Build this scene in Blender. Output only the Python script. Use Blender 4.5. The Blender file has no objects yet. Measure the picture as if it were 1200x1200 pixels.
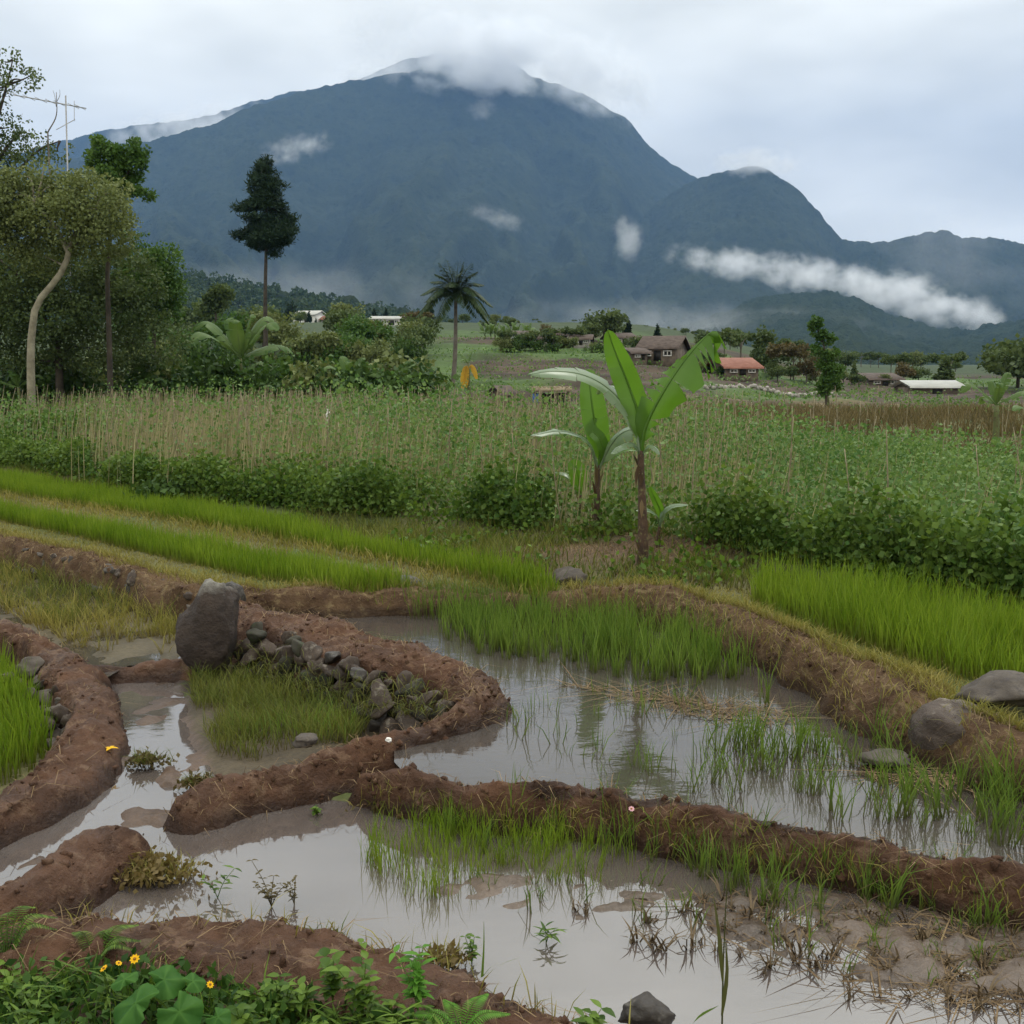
import bpy, bmesh, math
import numpy as np
from mathutils import Vector, Matrix

SC = bpy.context.scene
COL = SC.collection
RNG = np.random.default_rng(7)
PI = math.pi
HAZE = 6.0e-5
EXPO = 0.5
R1 = math.radians
SKY_LO, SKY_HI, SKY_UP = (5.1, 5.1, 4.55), (7.55, 7.5, 6.75), 2.25

# ------------------------------------------------------------------ camera model
CZ = 2.6
F = 1287.0
PITCH = math.atan(160.0 / F)
CP, SP = math.cos(PITCH), math.sin(PITCH)


def ray(px, py):
    u = (px - 600.0) / F
    v = (600.0 - py) / F
    return u, CP + v * SP, -SP + v * CP


def W(px, py, z=0.0):
    u, y, zz = ray(px, py)
    t = (z - CZ) / zz
    return np.array([u * t, y * t, z])


def AT(px, py, Y):
    u, y, zz = ray(px, py)
    t = Y / y
    return np.array([u * t, Y, CZ + zz * t])


def WL(lst):
    return np.array([W(*p) for p in lst])


# ------------------------------------------------------------------ noise
def _h(ix, iy, iz, seed):
    with np.errstate(over='ignore'):
        h = (ix.astype(np.uint32) * np.uint32(374761393) + iy.astype(np.uint32) * np.uint32(668265263)
             + iz.astype(np.uint32) * np.uint32(2147483647 - 97) + np.uint32(seed * 1274126177 & 0xffffffff))
        h ^= h >> np.uint32(13)
        h *= np.uint32(1274126177)
        h ^= h >> np.uint32(16)
        h *= np.uint32(2246822519)
        h ^= h >> np.uint32(15)
    return h.astype(np.float64) / 4294967295.0


def noise(x, y, z=None, seed=0):
    x = np.asarray(x, float); y = np.asarray(y, float)
    z = np.zeros_like(x) if z is None else np.asarray(z, float)
    xi = np.floor(x); yi = np.floor(y); zi = np.floor(z)
    fx, fy, fz = x - xi, y - yi, z - zi
    fx = fx * fx * fx * (fx * (fx * 6 - 15) + 10)
    fy = fy * fy * fy * (fy * (fy * 6 - 15) + 10)
    fz = fz * fz * fz * (fz * (fz * 6 - 15) + 10)
    xi = xi.astype(np.int64); yi = yi.astype(np.int64); zi = zi.astype(np.int64)
    r = 0
    for dz in (0, 1):
        wz = fz if dz else 1 - fz
        for dy in (0, 1):
            wy = fy if dy else 1 - fy
            for dx in (0, 1):
                wx = fx if dx else 1 - fx
                r = r + _h(xi + dx, yi + dy, zi + dz, seed) * wx * wy * wz
    return r * 2 - 1


def fbm(x, y, z=None, oct=4, seed=0, gain=0.5):
    a, s, f = 1.0, 0.0, 1.0
    for k in range(oct):
        s = s + a * noise(np.asarray(x) * f, np.asarray(y) * f, None if z is None else np.asarray(z) * f, seed + k * 17)
        a *= gain
        f *= 2.03
    return s


def sstep(a, b, x):
    t = np.clip((x - a) / (b - a), 0, 1)
    return t * t * (3 - 2 * t)


# ------------------------------------------------------------------ mesh helpers
def mk(name, V, FS, mat, parent=None, smooth=True, rnd=None, col=None, uvt=None):
    V = np.ascontiguousarray(V, dtype=np.float32)
    if not isinstance(FS, (list, tuple)):
        FS = [FS]
    FS = [np.asarray(f, dtype=np.int32) for f in FS if len(f)]
    me = bpy.data.meshes.new(name)
    me.vertices.add(len(V))
    me.vertices.foreach_set('co', V.ravel())
    loops = np.concatenate([f.ravel() for f in FS])
    tot = np.concatenate([np.full(len(f), f.shape[1], np.int32) for f in FS])
    st = np.concatenate([[0], np.cumsum(tot)[:-1]]).astype(np.int32)
    me.loops.add(len(loops))
    me.loops.foreach_set('vertex_index', loops)
    me.polygons.add(len(tot))
    me.polygons.foreach_set('loop_start', st)
    me.update(calc_edges=True)
    me.validate()
    if smooth:
        me.polygons.foreach_set('use_smooth', np.ones(len(me.polygons), bool))
    if rnd is not None:
        a = me.attributes.new('rnd', 'FLOAT', 'POINT')
        a.data.foreach_set('value', np.ascontiguousarray(rnd, dtype=np.float32))
    if uvt is not None:
        a = me.attributes.new('along', 'FLOAT', 'POINT')
        a.data.foreach_set('value', np.ascontiguousarray(uvt, dtype=np.float32))
    if col is not None:
        a = me.attributes.new('col', 'FLOAT_COLOR', 'POINT')
        c = np.ones((len(V), 4), np.float32)
        c[:, :col.shape[1]] = col
        a.data.foreach_set('color', c.ravel())
    for m in (mat if isinstance(mat, (list, tuple)) else [mat]):
        me.materials.append(m)
    o = bpy.data.objects.new(name, me)
    COL.objects.link(o)
    if parent is not None:
        o.parent = parent
    return o


def tag(o, label, cat, group=None, kind=None):
    o['label'] = label
    o['category'] = cat
    if group:
        o['group'] = group
    if kind:
        o['kind'] = kind
    return o


def thing(name, loc, label, cat, group=None, rz=0.0):
    o = bpy.data.objects.new(name, None)
    COL.objects.link(o)
    o.location = Vector([float(c) for c in loc])
    o.rotation_euler = (0, 0, rz)
    o.empty_display_size = 0.2
    return tag(o, label, cat, group)


KIDS = {}


def copy_thing(root, loc, rz=0.0, scale=1.0, label=None, group=None, tilt=(0, 0)):
    if root.name not in KIDS:
        KIDS[root.name] = [(c, list(c.children)) for c in root.children]
    r = root.copy()
    COL.objects.link(r)
    r.location = Vector([float(c) for c in loc])
    r.rotation_euler = (tilt[0], tilt[1], rz)
    r.scale = (scale, scale, scale) if np.isscalar(scale) else scale
    if label:
        r['label'] = label
    if group:
        r['group'] = group
    for ch, gs in KIDS[root.name]:
        c = ch.copy()
        COL.objects.link(c)
        c.parent = r
        for g in gs:
            d = g.copy()
            COL.objects.link(d)
            d.parent = c
    return r


class MB:
    """collects pieces (verts, face arrays, rnd) into one mesh"""
    def __init__(s):
        s.V, s.F, s.R, s.T, s.n = [], {}, [], [], 0

    def add(s, V, FS, r=0.5, t=None):
        V = np.asarray(V, float)
        if not isinstance(FS, (list, tuple)):
            FS = [FS]
        for f in FS:
            f = np.asarray(f, int)
            if len(f):
                s.F.setdefault(f.shape[1], []).append(f + s.n)
        s.V.append(V)
        s.R.append(np.broadcast_to(np.asarray(r, float), (len(V),)).copy())
        s.T.append(np.zeros(len(V)) if t is None else np.broadcast_to(np.asarray(t, float), (len(V),)).copy())
        s.n += len(V)
        return s

    def build(s, name, mat, parent=None, smooth=True, off=None):
        V = np.concatenate(s.V)
        if off is not None:
            V = V - np.asarray(off)
        return mk(name, V, [np.concatenate(f) for f in s.F.values()], mat, parent, smooth, np.concatenate(s.R), None, np.concatenate(s.T))


def box(c, s, rz=0.0):
    x, y, z = np.array(s) / 2.0
    V = np.array([[-x, -y, -z], [x, -y, -z], [x, y, -z], [-x, y, -z], [-x, -y, z], [x, -y, z], [x, y, z], [-x, y, z]])
    if rz:
        ca, sa = math.cos(rz), math.sin(rz)
        V = np.stack([V[:, 0] * ca - V[:, 1] * sa, V[:, 0] * sa + V[:, 1] * ca, V[:, 2]], 1)
    return V + np.array(c), np.array([[0, 3, 2, 1], [4, 5, 6, 7], [0, 1, 5, 4], [1, 2, 6, 5], [2, 3, 7, 6], [3, 0, 4, 7]])


def unit(v):
    v = np.asarray(v, float)
    n = np.linalg.norm(v, axis=-1, keepdims=True)
    return v / np.maximum(n, 1e-9)


def spline(P, n):
    P = np.asarray(P, float)
    if len(P) == 2:
        t = np.linspace(0, 1, n)[:, None]
        return P[0] * (1 - t) + P[1] * t
    Q = np.vstack([2 * P[0] - P[1], P, 2 * P[-1] - P[-2]])
    seg = np.linalg.norm(np.diff(P, axis=0), axis=1)
    cum = np.concatenate([[0], np.cumsum(seg)])
    s = np.linspace(0, cum[-1], n)
    k = np.clip(np.searchsorted(cum, s, side='right') - 1, 0, len(P) - 2)
    t = ((s - cum[k]) / np.maximum(seg[k], 1e-9))[:, None]
    a, b, c, d = Q[k], Q[k + 1], Q[k + 2], Q[k + 3]
    return 0.5 * (2 * b + (c - a) * t + (2 * a - 5 * b + 4 * c - d) * t ** 2 + (3 * b - a - 3 * c + d) * t ** 3)


def tube(P, R, nseg=8, cap=True):
    P = np.asarray(P, float)
    n = len(P)
    R = np.broadcast_to(np.asarray(R, float), (n,))
    T = unit(np.gradient(P, axis=0))
    ref = np.array([0.0, 0, 1]) if abs(T[0, 2]) < 0.9 else np.array([1.0, 0, 0])
    A = np.zeros((n, 3))
    a = unit(np.cross(T[0], ref))
    for i in range(n):
        a = unit(a - T[i] * np.dot(a, T[i]))
        A[i] = a
    B = np.cross(T, A)
    th = np.linspace(0, 2 * PI, nseg, endpoint=False)
    V = P[:, None, :] + R[:, None, None] * (np.cos(th)[None, :, None] * A[:, None, :] + np.sin(th)[None, :, None] * B[:, None, :])
    V = V.reshape(-1, 3)
    i = np.arange(n - 1)[:, None] * nseg
    j = np.arange(nseg)[None, :]
    j2 = (j + 1) % nseg
    Fq = np.stack([i + j, i + j2, i + nseg + j2, i + nseg + j], -1).reshape(-1, 4)
    FS = [Fq]
    if cap:
        V = np.vstack([V, P[-1]])
        k = len(V) - 1
        b = (n - 1) * nseg
        FS.append(np.stack([b + np.arange(nseg), b + (np.arange(nseg) + 1) % nseg, np.full(nseg, k)], 1))
    return V, FS


def rand_unit(rng, n):
    return unit(rng.normal(size=(n, 3)))


def leaves(C, L, rng, wid=0.32, up=0.0, dirs=None, jitter=0.3):
    """4-vertex folded leaves: returns V, F, rnd"""
    n = len(C)
    d = rand_unit(rng, n) if dirs is None else unit(dirs + jitter * rng.normal(size=(n, 3)))
    d[:, 2] += up
    d = unit(d)
    s = unit(np.cross(d, rand_unit(rng, n)))
    nn = np.cross(d, s)
    L = (np.asarray(L) * rng.uniform(0.7, 1.3, n))[:, None]
    V = np.stack([C, C + d * L * 0.45 + s * L * wid + nn * L * 0.06, C + d * L, C + d * L * 0.45 - s * L * wid + nn * L * 0.06], 1).reshape(-1, 3)
    Fq = (np.arange(n)[:, None] * 4 + np.arange(4)[None, :])
    return V, Fq, np.repeat(rng.random(n), 4)


def blades(B, h, w, rng, lean=0.3, dirs=None, bend=0.5):
    """grass blades with a bend: 5 verts each"""
    n = len(B)
    h = np.broadcast_to(h, (n,))[:, None]
    w = np.broadcast_to(w, (n,))[:, None]
    a = rng.uniform(0, 2 * PI, n) if dirs is None else dirs
    D = np.stack([np.cos(a), np.sin(a), np.zeros(n)], 1)
    b = rng.uniform(0, 2 * PI, n)
    S = np.stack([np.cos(b), np.sin(b), np.zeros(n)], 1)
    le = np.abs(rng.normal(lean, lean * 0.5, n))[:, None]
    up = np.array([0, 0, 1.0])
    M = B + up * h * 0.55 + D * h * le * 0.4
    Tp = B + up * h * (1 - bend * le * 0.35) + D * h * le * (0.8 + bend * 0.5)
    V = np.stack([B - S * w * 0.5, B + S * w * 0.5, M - S * w * 0.42, M + S * w * 0.42, Tp], 1).reshape(-1, 3)
    k = np.arange(n)[:, None] * 5
    Fq = k + np.array([[0, 1, 3, 2]])
    Ft = k + np.array([[2, 3, 4]])
    t = np.tile(np.array([0, 0, 0.55, 0.55, 1.0]), n)
    return V, [Fq, Ft], np.repeat(rng.random(n), 5), t


# ------------------------------------------------------------------ node materials
def nodemat(name):
    m = bpy.data.materials.new(name)
    m.use_nodes = True
    nt = m.node_tree
    nt.nodes.clear()
    out = nt.nodes.new('ShaderNodeOutputMaterial')
    return m, nt, out


def N(nt, t, **kw):
    n = nt.nodes.new('ShaderNode' + t)
    for k, v in kw.items():
        if k in n.inputs.keys():
            n.inputs[k].default_value = v
        else:
            setattr(n, k, v)
    return n


def mixrgb(nt, fac, a, b, blend='MIX'):
    n = nt.nodes.new('ShaderNodeMix')
    n.data_type = 'RGBA'
    n.blend_type = blend
    for sock, v in ((n.inputs[0], fac), (n.inputs[6], a), (n.inputs[7], b)):
        if hasattr(v, 'is_output'):
            nt.links.new(v, sock)
        elif isinstance(v, (tuple, list)):
            sock.default_value = (*v, 1) if len(v) == 3 else v
        else:
            sock.default_value = v
    return n.outputs[2]


def mth(nt, op, a, b=0.0, c=None, clamp=False):
    n = nt.nodes.new('ShaderNodeMath')
    n.operation = op
    n.use_clamp = clamp
    for i, v in enumerate((a, b) if c is None else (a, b, c)):
        if hasattr(v, 'is_output'):
            nt.links.new(v, n.inputs[i])
        else:
            n.inputs[i].default_value = v
    return n.outputs[0]


def mapr(nt, v, a, b, c, d):
    n = nt.nodes.new('ShaderNodeMapRange')
    nt.links.new(v, n.inputs[0])
    for i, k in enumerate((a, b, c, d)):
        n.inputs[i + 1].default_value = k
    return n.outputs[0]


def attr(nt, name):
    n = nt.nodes.new('ShaderNodeAttribute')
    n.attribute_name = name
    return n


def nz(nt, scale, detail=4.0, rough=0.55, coord='Object', vec=None):
    if vec is None:
        tc = nt.nodes.new('ShaderNodeTexCoord')
        vec = tc.outputs[coord]
    n = nt.nodes.new('ShaderNodeTexNoise')
    n.inputs['Scale'].default_value = scale
    n.inputs['Detail'].default_value = detail
    n.inputs['Roughness'].default_value = rough
    nt.links.new(vec, n.inputs['Vector'])
    return n.outputs['Fac']


def leafmat(name, c1, c2, trans=0.35, rough=0.5, base=None, spec=0.13, nscale=1.3):
    """c1..c2 picked per leaf; base = colour at the blade's foot"""
    m, nt, out = nodemat(name)
    r = attr(nt, 'rnd').outputs['Fac']
    big = mapr(nt, nz(nt, nscale, 3), 0.3, 0.7, -0.35, 0.35)
    f = mth(nt, 'ADD', r, big, clamp=True)
    c = mixrgb(nt, f, c1, c2)
    if base is not None:
        t = mapr(nt, attr(nt, 'along').outputs['Fac'], 0.0, 0.5, 1.0, 0.0)
        c = mixrgb(nt, t, c, base)
    p = N(nt, 'BsdfPrincipled', Roughness=rough)
    p.inputs['Specular IOR Level'].default_value = spec
    nt.links.new(c, p.inputs['Base Color'])
    tr = N(nt, 'BsdfTranslucent')
    tc = mixrgb(nt, 1.0, c, (1.25, 1.2, 0.7), 'MULTIPLY')
    nt.links.new(tc, tr.inputs['Color'])
    mx = N(nt, 'MixShader')
    mx.inputs[0].default_value = trans
    nt.links.new(p.outputs[0], mx.inputs[1])
    nt.links.new(tr.outputs[0], mx.inputs[2])
    nt.links.new(mx.outputs[0], out.inputs['Surface'])
    return m


def solidmat(name, c1, c2, scale=6.0, rough=0.85, bump=0.3, bscale=None, bdist=0.02, c3=None, spec=0.3, roughlo=None, wet=False):
    """two or three tone noise mottling with a bump"""
    m, nt, out = nodemat(name)
    f = mapr(nt, nz(nt, scale, 6, 0.62), 0.35, 0.65, 0, 1)
    c = mixrgb(nt, f, c1, c2)
    if c3 is not None:
        g = mapr(nt, nz(nt, scale * 2.7, 5, 0.7), 0.54, 0.64, 0, 1)
        c = mixrgb(nt, g, c, c3)
    p = N(nt, 'BsdfPrincipled', Roughness=rough)
    p.inputs['Specular IOR Level'].default_value = spec
    rg_ = None
    if roughlo is not None:
        rg_ = mapr(nt, nz(nt, scale * 0.6, 4), 0.4, 0.6, roughlo, rough)
    if wet:                     # soaked soil just above the water line
        wv = attr(nt, 'rnd').outputs['Fac']
        c = mixrgb(nt, wv, c, mixrgb(nt, 1.0, c, (.42, .39, .37), 'MULTIPLY'))
        rg_ = mth(nt, 'SUBTRACT', rg_ if rg_ is not None else rough, mth(nt, 'MULTIPLY', wv, .35), clamp=True)
    if rg_ is not None:
        nt.links.new(rg_, p.inputs['Roughness'])
    nt.links.new(c, p.inputs['Base Color'])
    if bump:
        b = N(nt, 'Bump', Strength=bump, Distance=bdist)
        nt.links.new(nz(nt, bscale or scale * 4, 8, 0.65), b.inputs['Height'])
        nt.links.new(b.outputs[0], p.inputs['Normal'])
    nt.links.new(p.outputs[0], out.inputs['Surface'])
    return m


M = {}
M['rice'] = leafmat('rice_leaf', (.10, .175, .012), (.19, .27, .03), .4, .45, base=(.14, .15, .035))
M['rice_dark'] = leafmat('rice_tuft_leaf', (.07, .13, .02), (.16, .235, .045), .35, .4, base=(.08, .085, .03))
M['grass'] = leafmat('wild_grass_leaf', (.07, .10, .018), (.17, .18, .045), .3, .6, base=(.10, .08, .035))
M['ygrass'] = leafmat('yellowing_grass_leaf', (.16, .16, .035), (.30, .26, .08), .3, .6, base=(.16, .12, .05))
M['drygrass'] = leafmat('dry_field_grass', (.075, .065, .03), (.17, .13, .065), .2, .7)
M['drystem'] = leafmat('dry_bean_stem', (.17, .16, .075), (.40, .35, .21), .15, .7)
M['deadleaf'] = leafmat('dry_banana_leaf', (.07, .045, .025), (.17, .12, .065), .2, .7)
M['straw'] = leafmat('dry_straw', (.10, .065, .035), (.28, .20, .11), .15, .7)
M['mudstub'] = leafmat('rotten_stubble', (.06, .042, .024), (.15, .11, .065), .05, .7)
M['bean'] = leafmat('bean_leaf', (.055, .125, .03), (.165, .25, .085), .35, .5, nscale=.35)
M['beanfront'] = leafmat('bean_leaf_lush', (.045, .098, .018), (.135, .205, .045), .35, .45, nscale=.6)
M['bushdark'] = leafmat('dark_bush_leaf', (.026, .058, .016), (.075, .13, .032), .25, .5)
M['weed'] = leafmat('weed_leaf', (.04, .085, .012), (.13, .21, .03), .3, .4, nscale=3)
M['weeddark'] = leafmat('undergrowth_leaf', (.018, .05, .01), (.06, .12, .025), .25, .5, nscale=3)
M['fern'] = leafmat('fern_leaf', (.07, .19, .02), (.13, .29, .04), .35, .5)
M['bigleaf'] = leafmat('pumpkin_leaf', (.025, .085, .012), (.055, .14, .022), .25, .55, nscale=9)
M['banana'] = leafmat('banana_leaf', (.085, .19, .018), (.12, .25, .03), .5, .33, spec=.5, nscale=2)
M['bananapale'] = leafmat('banana_leaf_waxy', (.13, .20, .10), (.18, .25, .14), .3, .3, spec=.6, nscale=2)
M['bananafar'] = leafmat('banana_leaf_far', (.06, .12, .03), (.15, .22, .075), .35, .4, nscale=.7)
M['bananadead'] = leafmat('banana_leaf_dead', (.42, .23, .03), (.52, .33, .05), .4, .6)
M['stem'] = solidmat('banana_stem', (.035, .02, .013), (.095, .055, .034), 7, .7, .4, c3=(.16, .14, .06))
M['stemgreen'] = solidmat('banana_stem_green', (.11, .14, .04), (.09, .09, .035), 6, .5, .2, c3=(.07, .04, .025))
M['mud'] = solidmat('bund_mud', (.050, .0235, .013), (.108, .054, .031), 3.2, .9, 1.0, 22, .04, c3=(.14, .083, .052), spec=.25, roughlo=.55, wet=True)
M['mudstraw'] = solidmat('bund_mud_with_straw', (.062, .036, .022), (.125, .078, .043), 3.4, .95, 1.0, 24, .04, c3=(.18, .13, .07), spec=.15, wet=True)
M['rock'] = solidmat('grey_rock', (.05, .041, .034), (.115, .097, .082), 4, .8, .5, 18, .03, c3=(.05, .042, .038))
M['rockwet'] = solidmat('dark_wet_rock', (.018, .014, .011), (.046, .037, .030), 5, .6, .5, 18, .03, c3=(.09, .08, .068), spec=.5)
M['rockbrown'] = solidmat('muddy_rock', (.028, .019, .014), (.068, .049, .037), 5, .75, .5, 18, .03, c3=(.13, .11, .09))
M['rockmoss'] = solidmat('mossy_rock', (.016, .016, .010), (.045, .040, .027), 6, .8, .5, 20, .02, c3=(.03, .042, .014))
M['barkpale'] = solidmat('pale_bark', (.16, .14, .10), (.30, .27, .20), 3, .9, .4, 12)
M['barkdark'] = solidmat('dark_bark', (.03, .025, .02), (.075, .06, .045), 3, .9, .4, 12)
M['barkgrey'] = solidmat('grey_bark', (.10, .085, .07), (.18, .155, .13), 3, .9, .4, 12)
M['treeA'] = leafmat('olive_tree_leaf', (.08, .108, .036), (.19, .22, .085), .25, .55, nscale=.35)
M['treeB'] = leafmat('dark_tree_leaf', (.042, .07, .026), (.125, .165, .06), .25, .55, nscale=.35)
M['treeC'] = leafmat('fresh_tree_leaf', (.035, .085, .018), (.09, .16, .035), .3, .5, nscale=.35)
M['treeD'] = leafmat('brownish_tree_leaf', (.07, .065, .03), (.16, .12, .06), .25, .6, nscale=.35)
M['pine'] = leafmat('pine_needle', (.010, .024, .014), (.03, .055, .026), .15, .6, nscale=.4)
M['palm'] = leafmat('palm_leaflet', (.02, .042, .018), (.07, .10, .04), .25, .45, nscale=.5)
M['forest'] = leafmat('forest_leaf', (.022, .045, .02), (.06, .09, .035), .2, .7, nscale=.02)
M['bamboo'] = solidmat('bamboo_pole', (.15, .12, .07), (.31, .26, .165), 9, .7, .1)
M['polefar'] = M['bamboo']
M['plaster'] = solidmat('white_plaster', (.62, .60, .56), (.78, .77, .74), 1.2, .9, .1)
M['plastergrey'] = solidmat('grey_plaster', (.24, .22, .20), (.38, .35, .32), 1.2, .9, .1)
M['plank'] = solidmat('weathered_planks', (.09, .07, .055), (.18, .145, .11), 3, .9, .2)
M['tile'] = solidmat('brown_roof_tiles', (.07, .052, .043), (.13, .10, .085), 2.5, .9, .4, 8, .05)
M['tilered'] = solidmat('red_roof_tiles', (.21, .085, .058), (.30, .14, .10), 2.5, .85, .4, 8, .05)
M['metal'] = solidmat('pale_sheet_metal_roof', (.38, .38, .35), (.48, .48, .45), 1.0, .5, .1)
M['dark'] = solidmat('dark_opening', (.015, .014, .013), (.03, .028, .025), 2, .6, 0)
M['thatch'] = solidmat('dry_thatch', (.25, .20, .13), (.42, .35, .25), 5, .95, .5)
M['tarp'] = solidmat('blue_tarp', (.03, .10, .30), (.05, .15, .38), 3, .5, .1)
M['aerial'] = solidmat('aerial_metal', (.22, .22, .22), (.32, .32, .32), 5, .5, 0)
M['rag'] = solidmat('white_rag', (.62, .60, .56), (.75, .73, .70), 5, .9, .2)
M['petal'] = leafmat('yellow_petal', (.75, .42, .01), (.85, .52, .02), .25, .5)
M['petalpink'] = leafmat('pink_petal', (.70, .38, .45), (.80, .5, .55), .25, .5)
M['flowercore'] = solidmat('flower_core', (.22, .09, .01), (.30, .14, .02), 30, .9, 0)


# rock with a weathered pale top, by height in the object
def rock_two(name, dark, dark2, pale, z0, z1, sidex=0.0):
    m, nt, out = nodemat(name)
    tc = N(nt, 'TexCoord')
    sep = N(nt, 'SeparateXYZ')
    nt.links.new(tc.outputs['Object'], sep.inputs[0])
    n1 = nz(nt, 5, 6, .65)
    c = mixrgb(nt, mapr(nt, n1, .35, .65, 0, 1), dark, dark2)
    hz = mth(nt, 'ADD', sep.outputs['Z'], mth(nt, 'MULTIPLY', mth(nt, 'SUBTRACT', nz(nt, 7, 5, .7), .5), .35))
    hz = mth(nt, 'ADD', hz, mth(nt, 'MULTIPLY', sep.outputs['X'], sidex))
    c = mixrgb(nt, mapr(nt, hz, z0, z1, 0, 1), c, pale)
    p = N(nt, 'BsdfPrincipled', Roughness=.8)
    nt.links.new(c, p.inputs['Base Color'])
    b = N(nt, 'Bump', Strength=.9, Distance=.05)
    nt.links.new(nz(nt, 14, 8, .65), b.inputs['Height'])
    nt.links.new(b.outputs[0], p.inputs['Normal'])
    nt.links.new(p.outputs[0], out.inputs['Surface'])
    return m


# terrain: albedo from zones, roughness from wetness
def terrainmat():
    m, nt, out = nodemat('terrain_soil')
    a = attr(nt, 'col')
    n1 = nz(nt, 3.0, 6, .65)
    n2 = nz(nt, 28.0, 5, .6)
    k = mth(nt, 'ADD', mapr(nt, n1, .3, .7, .72, 1.22), mapr(nt, n2, .3, .7, -.18, .18))
    comb = N(nt, 'CombineXYZ')
    for i in range(3):
        nt.links.new(k, comb.inputs[i])
    c = mixrgb(nt, 1.0, a.outputs['Color'], comb.outputs[0], 'MULTIPLY')
    p = N(nt, 'BsdfPrincipled', Roughness=.9)
    p.inputs['Specular IOR Level'].default_value = .3
    nt.links.new(c, p.inputs['Base Color'])
    nt.links.new(mapr(nt, a.outputs['Alpha'], 0, 1, .35, .95), p.inputs['Roughness'])
    b = N(nt, 'Bump', Strength=.6, Distance=.02)
    nt.links.new(n2, b.inputs['Height'])
    nt.links.new(b.outputs[0], p.inputs['Normal'])
    nt.links.new(p.outputs[0], out.inputs['Surface'])
    return m


def watermat(name, c1, c2, ior=1.6, rip=.05):
    m, nt, out = nodemat(name)
    f = mapr(nt, nz(nt, .7, 4), .35, .65, 0, 1)
    c = mixrgb(nt, f, c1, c2)
    p = N(nt, 'BsdfPrincipled', Roughness=.04)
    p.inputs['IOR'].default_value = ior
    nt.links.new(c, p.inputs['Base Color'])
    tc = N(nt, 'TexCoord')
    mp = N(nt, 'Mapping')
    mp.inputs['Scale'].default_value = (1.0, 1.9, 1)
    nt.links.new(tc.outputs['Object'], mp.inputs['Vector'])
    b = N(nt, 'Bump', Strength=rip, Distance=.02)
    hn = mth(nt, 'ADD', nz(nt, 7, 3, .5, vec=mp.outputs[0]), mth(nt, 'MULTIPLY', nz(nt, 1.3, 2, .5, vec=mp.outputs[0]), 2.0))
    nt.links.new(hn, b.inputs['Height'])
    nt.links.new(b.outputs[0], p.inputs['Normal'])
    nt.links.new(p.outputs[0], out.inputs['Surface'])
    return m


def hillmat(name, c1, c2, c3, sc):
    m, nt, out = nodemat(name)
    n1 = nz(nt, sc, 8, .7)
    n2 = nz(nt, sc * 7, 6, .75)
    c = mixrgb(nt, mapr(nt, n1, .35, .65, 0, 1), c1, c2)
    c = mixrgb(nt, mapr(nt, n2, .52, .66, 0, .8), c, c3)
    p = N(nt, 'BsdfPrincipled', Roughness=1.0)
    p.inputs['Specular IOR Level'].default_value = .05
    nt.links.new(c, p.inputs['Base Color'])
    b = N(nt, 'Bump', Strength=.9, Distance=14.0)
    nt.links.new(nz(nt, sc * 14, 5, .7), b.inputs['Height'])
    nt.links.new(b.outputs[0], p.inputs['Normal'])
    nt.links.new(p.outputs[0], out.inputs['Surface'])
    return m


# ------------------------------------------------------------------ layout lines (pixel, pixel, height) -> ground
L_near = [(-400, 1078, .16), (0, 1088, .16), (100, 1093, .16), (200, 1093, .16), (330, 1106, .17), (430, 1126, .16), (520, 1152, .15),
          (620, 1190, .13), (700, 1224, .12), (800, 1265, .12), (1000, 1330, .12), (1500, 1480, .12)]
L_left = [(-120, 1105, .2), (0, 1040, .24), (60, 1000, .25), (120, 968, .24), (165, 955, .2)]
L_y = [(185, 952, .14), (230, 925, .2), (300, 905, .22), (370, 885, .25), (440, 862, .28), (500, 843, .32), (545, 826, .36), (572, 808, .40),
       (570, 792, .42), (530, 772, .43), (470, 752, .43), (400, 733, .44), (330, 716, .45), (270, 702, .46)]
L_w = [(545, 826, .36), (574, 808, .40), (572, 792, .42), (530, 772, .43), (470, 752, .43), (400, 733, .44), (330, 716, .45), (258, 700, .46)]
L_yb = [(185, 952, .14), (230, 925, .2), (300, 905, .22), (370, 885, .25), (440, 862, .28), (500, 843, .32), (545, 826, .36), (572, 808, .38), (566, 790, .36)]
L_2 = [(395, 898, .22), (480, 903, .25), (560, 915, .25), (640, 925, .25), (720, 935, .25), (800, 946, .25), (900, 962, .25), (1000, 981, .25),
       (1100, 998, .27), (1200, 1014, .27), (1330, 1036, .27), (1500, 1065, .27)]
L_p1 = [(-300, 655, .3), (-80, 702, .28), (0, 728, .26), (50, 752, .24), (90, 795, .22), (106, 835, .2), (92, 870, .18), (50, 903, .18), (-10, 938, .18), (-120, 985, .2)]
L_d = [(60, 800, .12), (100, 782, .15), (150, 776, .14), (210, 774, .15), (262, 778, .10)]
L_f = [(-300, 555, .45), (-100, 603, .45), (0, 628, .45), (80, 646, .45), (160, 666, .45), (220, 685, .45), (290, 692, .44), (380, 694, .42), (460, 694, .40),
       (540, 692, .40), (640, 700, .40)]
L_3 = [(640, 697, .48), (700, 688, .5), (760, 692, .5), (820, 704, .5), (900, 733, .5), (980, 768, .5), (1040, 797, .5), (1100, 826, .5), (1160, 852, .48),
       (1300, 905, .45), (1450, 960, .45)]
L_mid = [(-300, 520, .47), (-100, 562, .47), (0, 580, .47), (150, 601, .47), (300, 628, .47), (450, 656, .47), (560, 676, .46), (640, 692, .45)]
L_field = [(-500, 515, .55), (-100, 541, .55), (0, 547, .55), (70, 555, .55), (130, 572, .55), (250, 588, .55), (400, 602, .55), (520, 608, .55), (640, 624, .55),
           (720, 634, .55), (830, 645, .55), (900, 655, .55), (960, 666, .55), (1050, 682, .55), (1200, 705, .55), (1500, 740, .55)]
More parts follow.
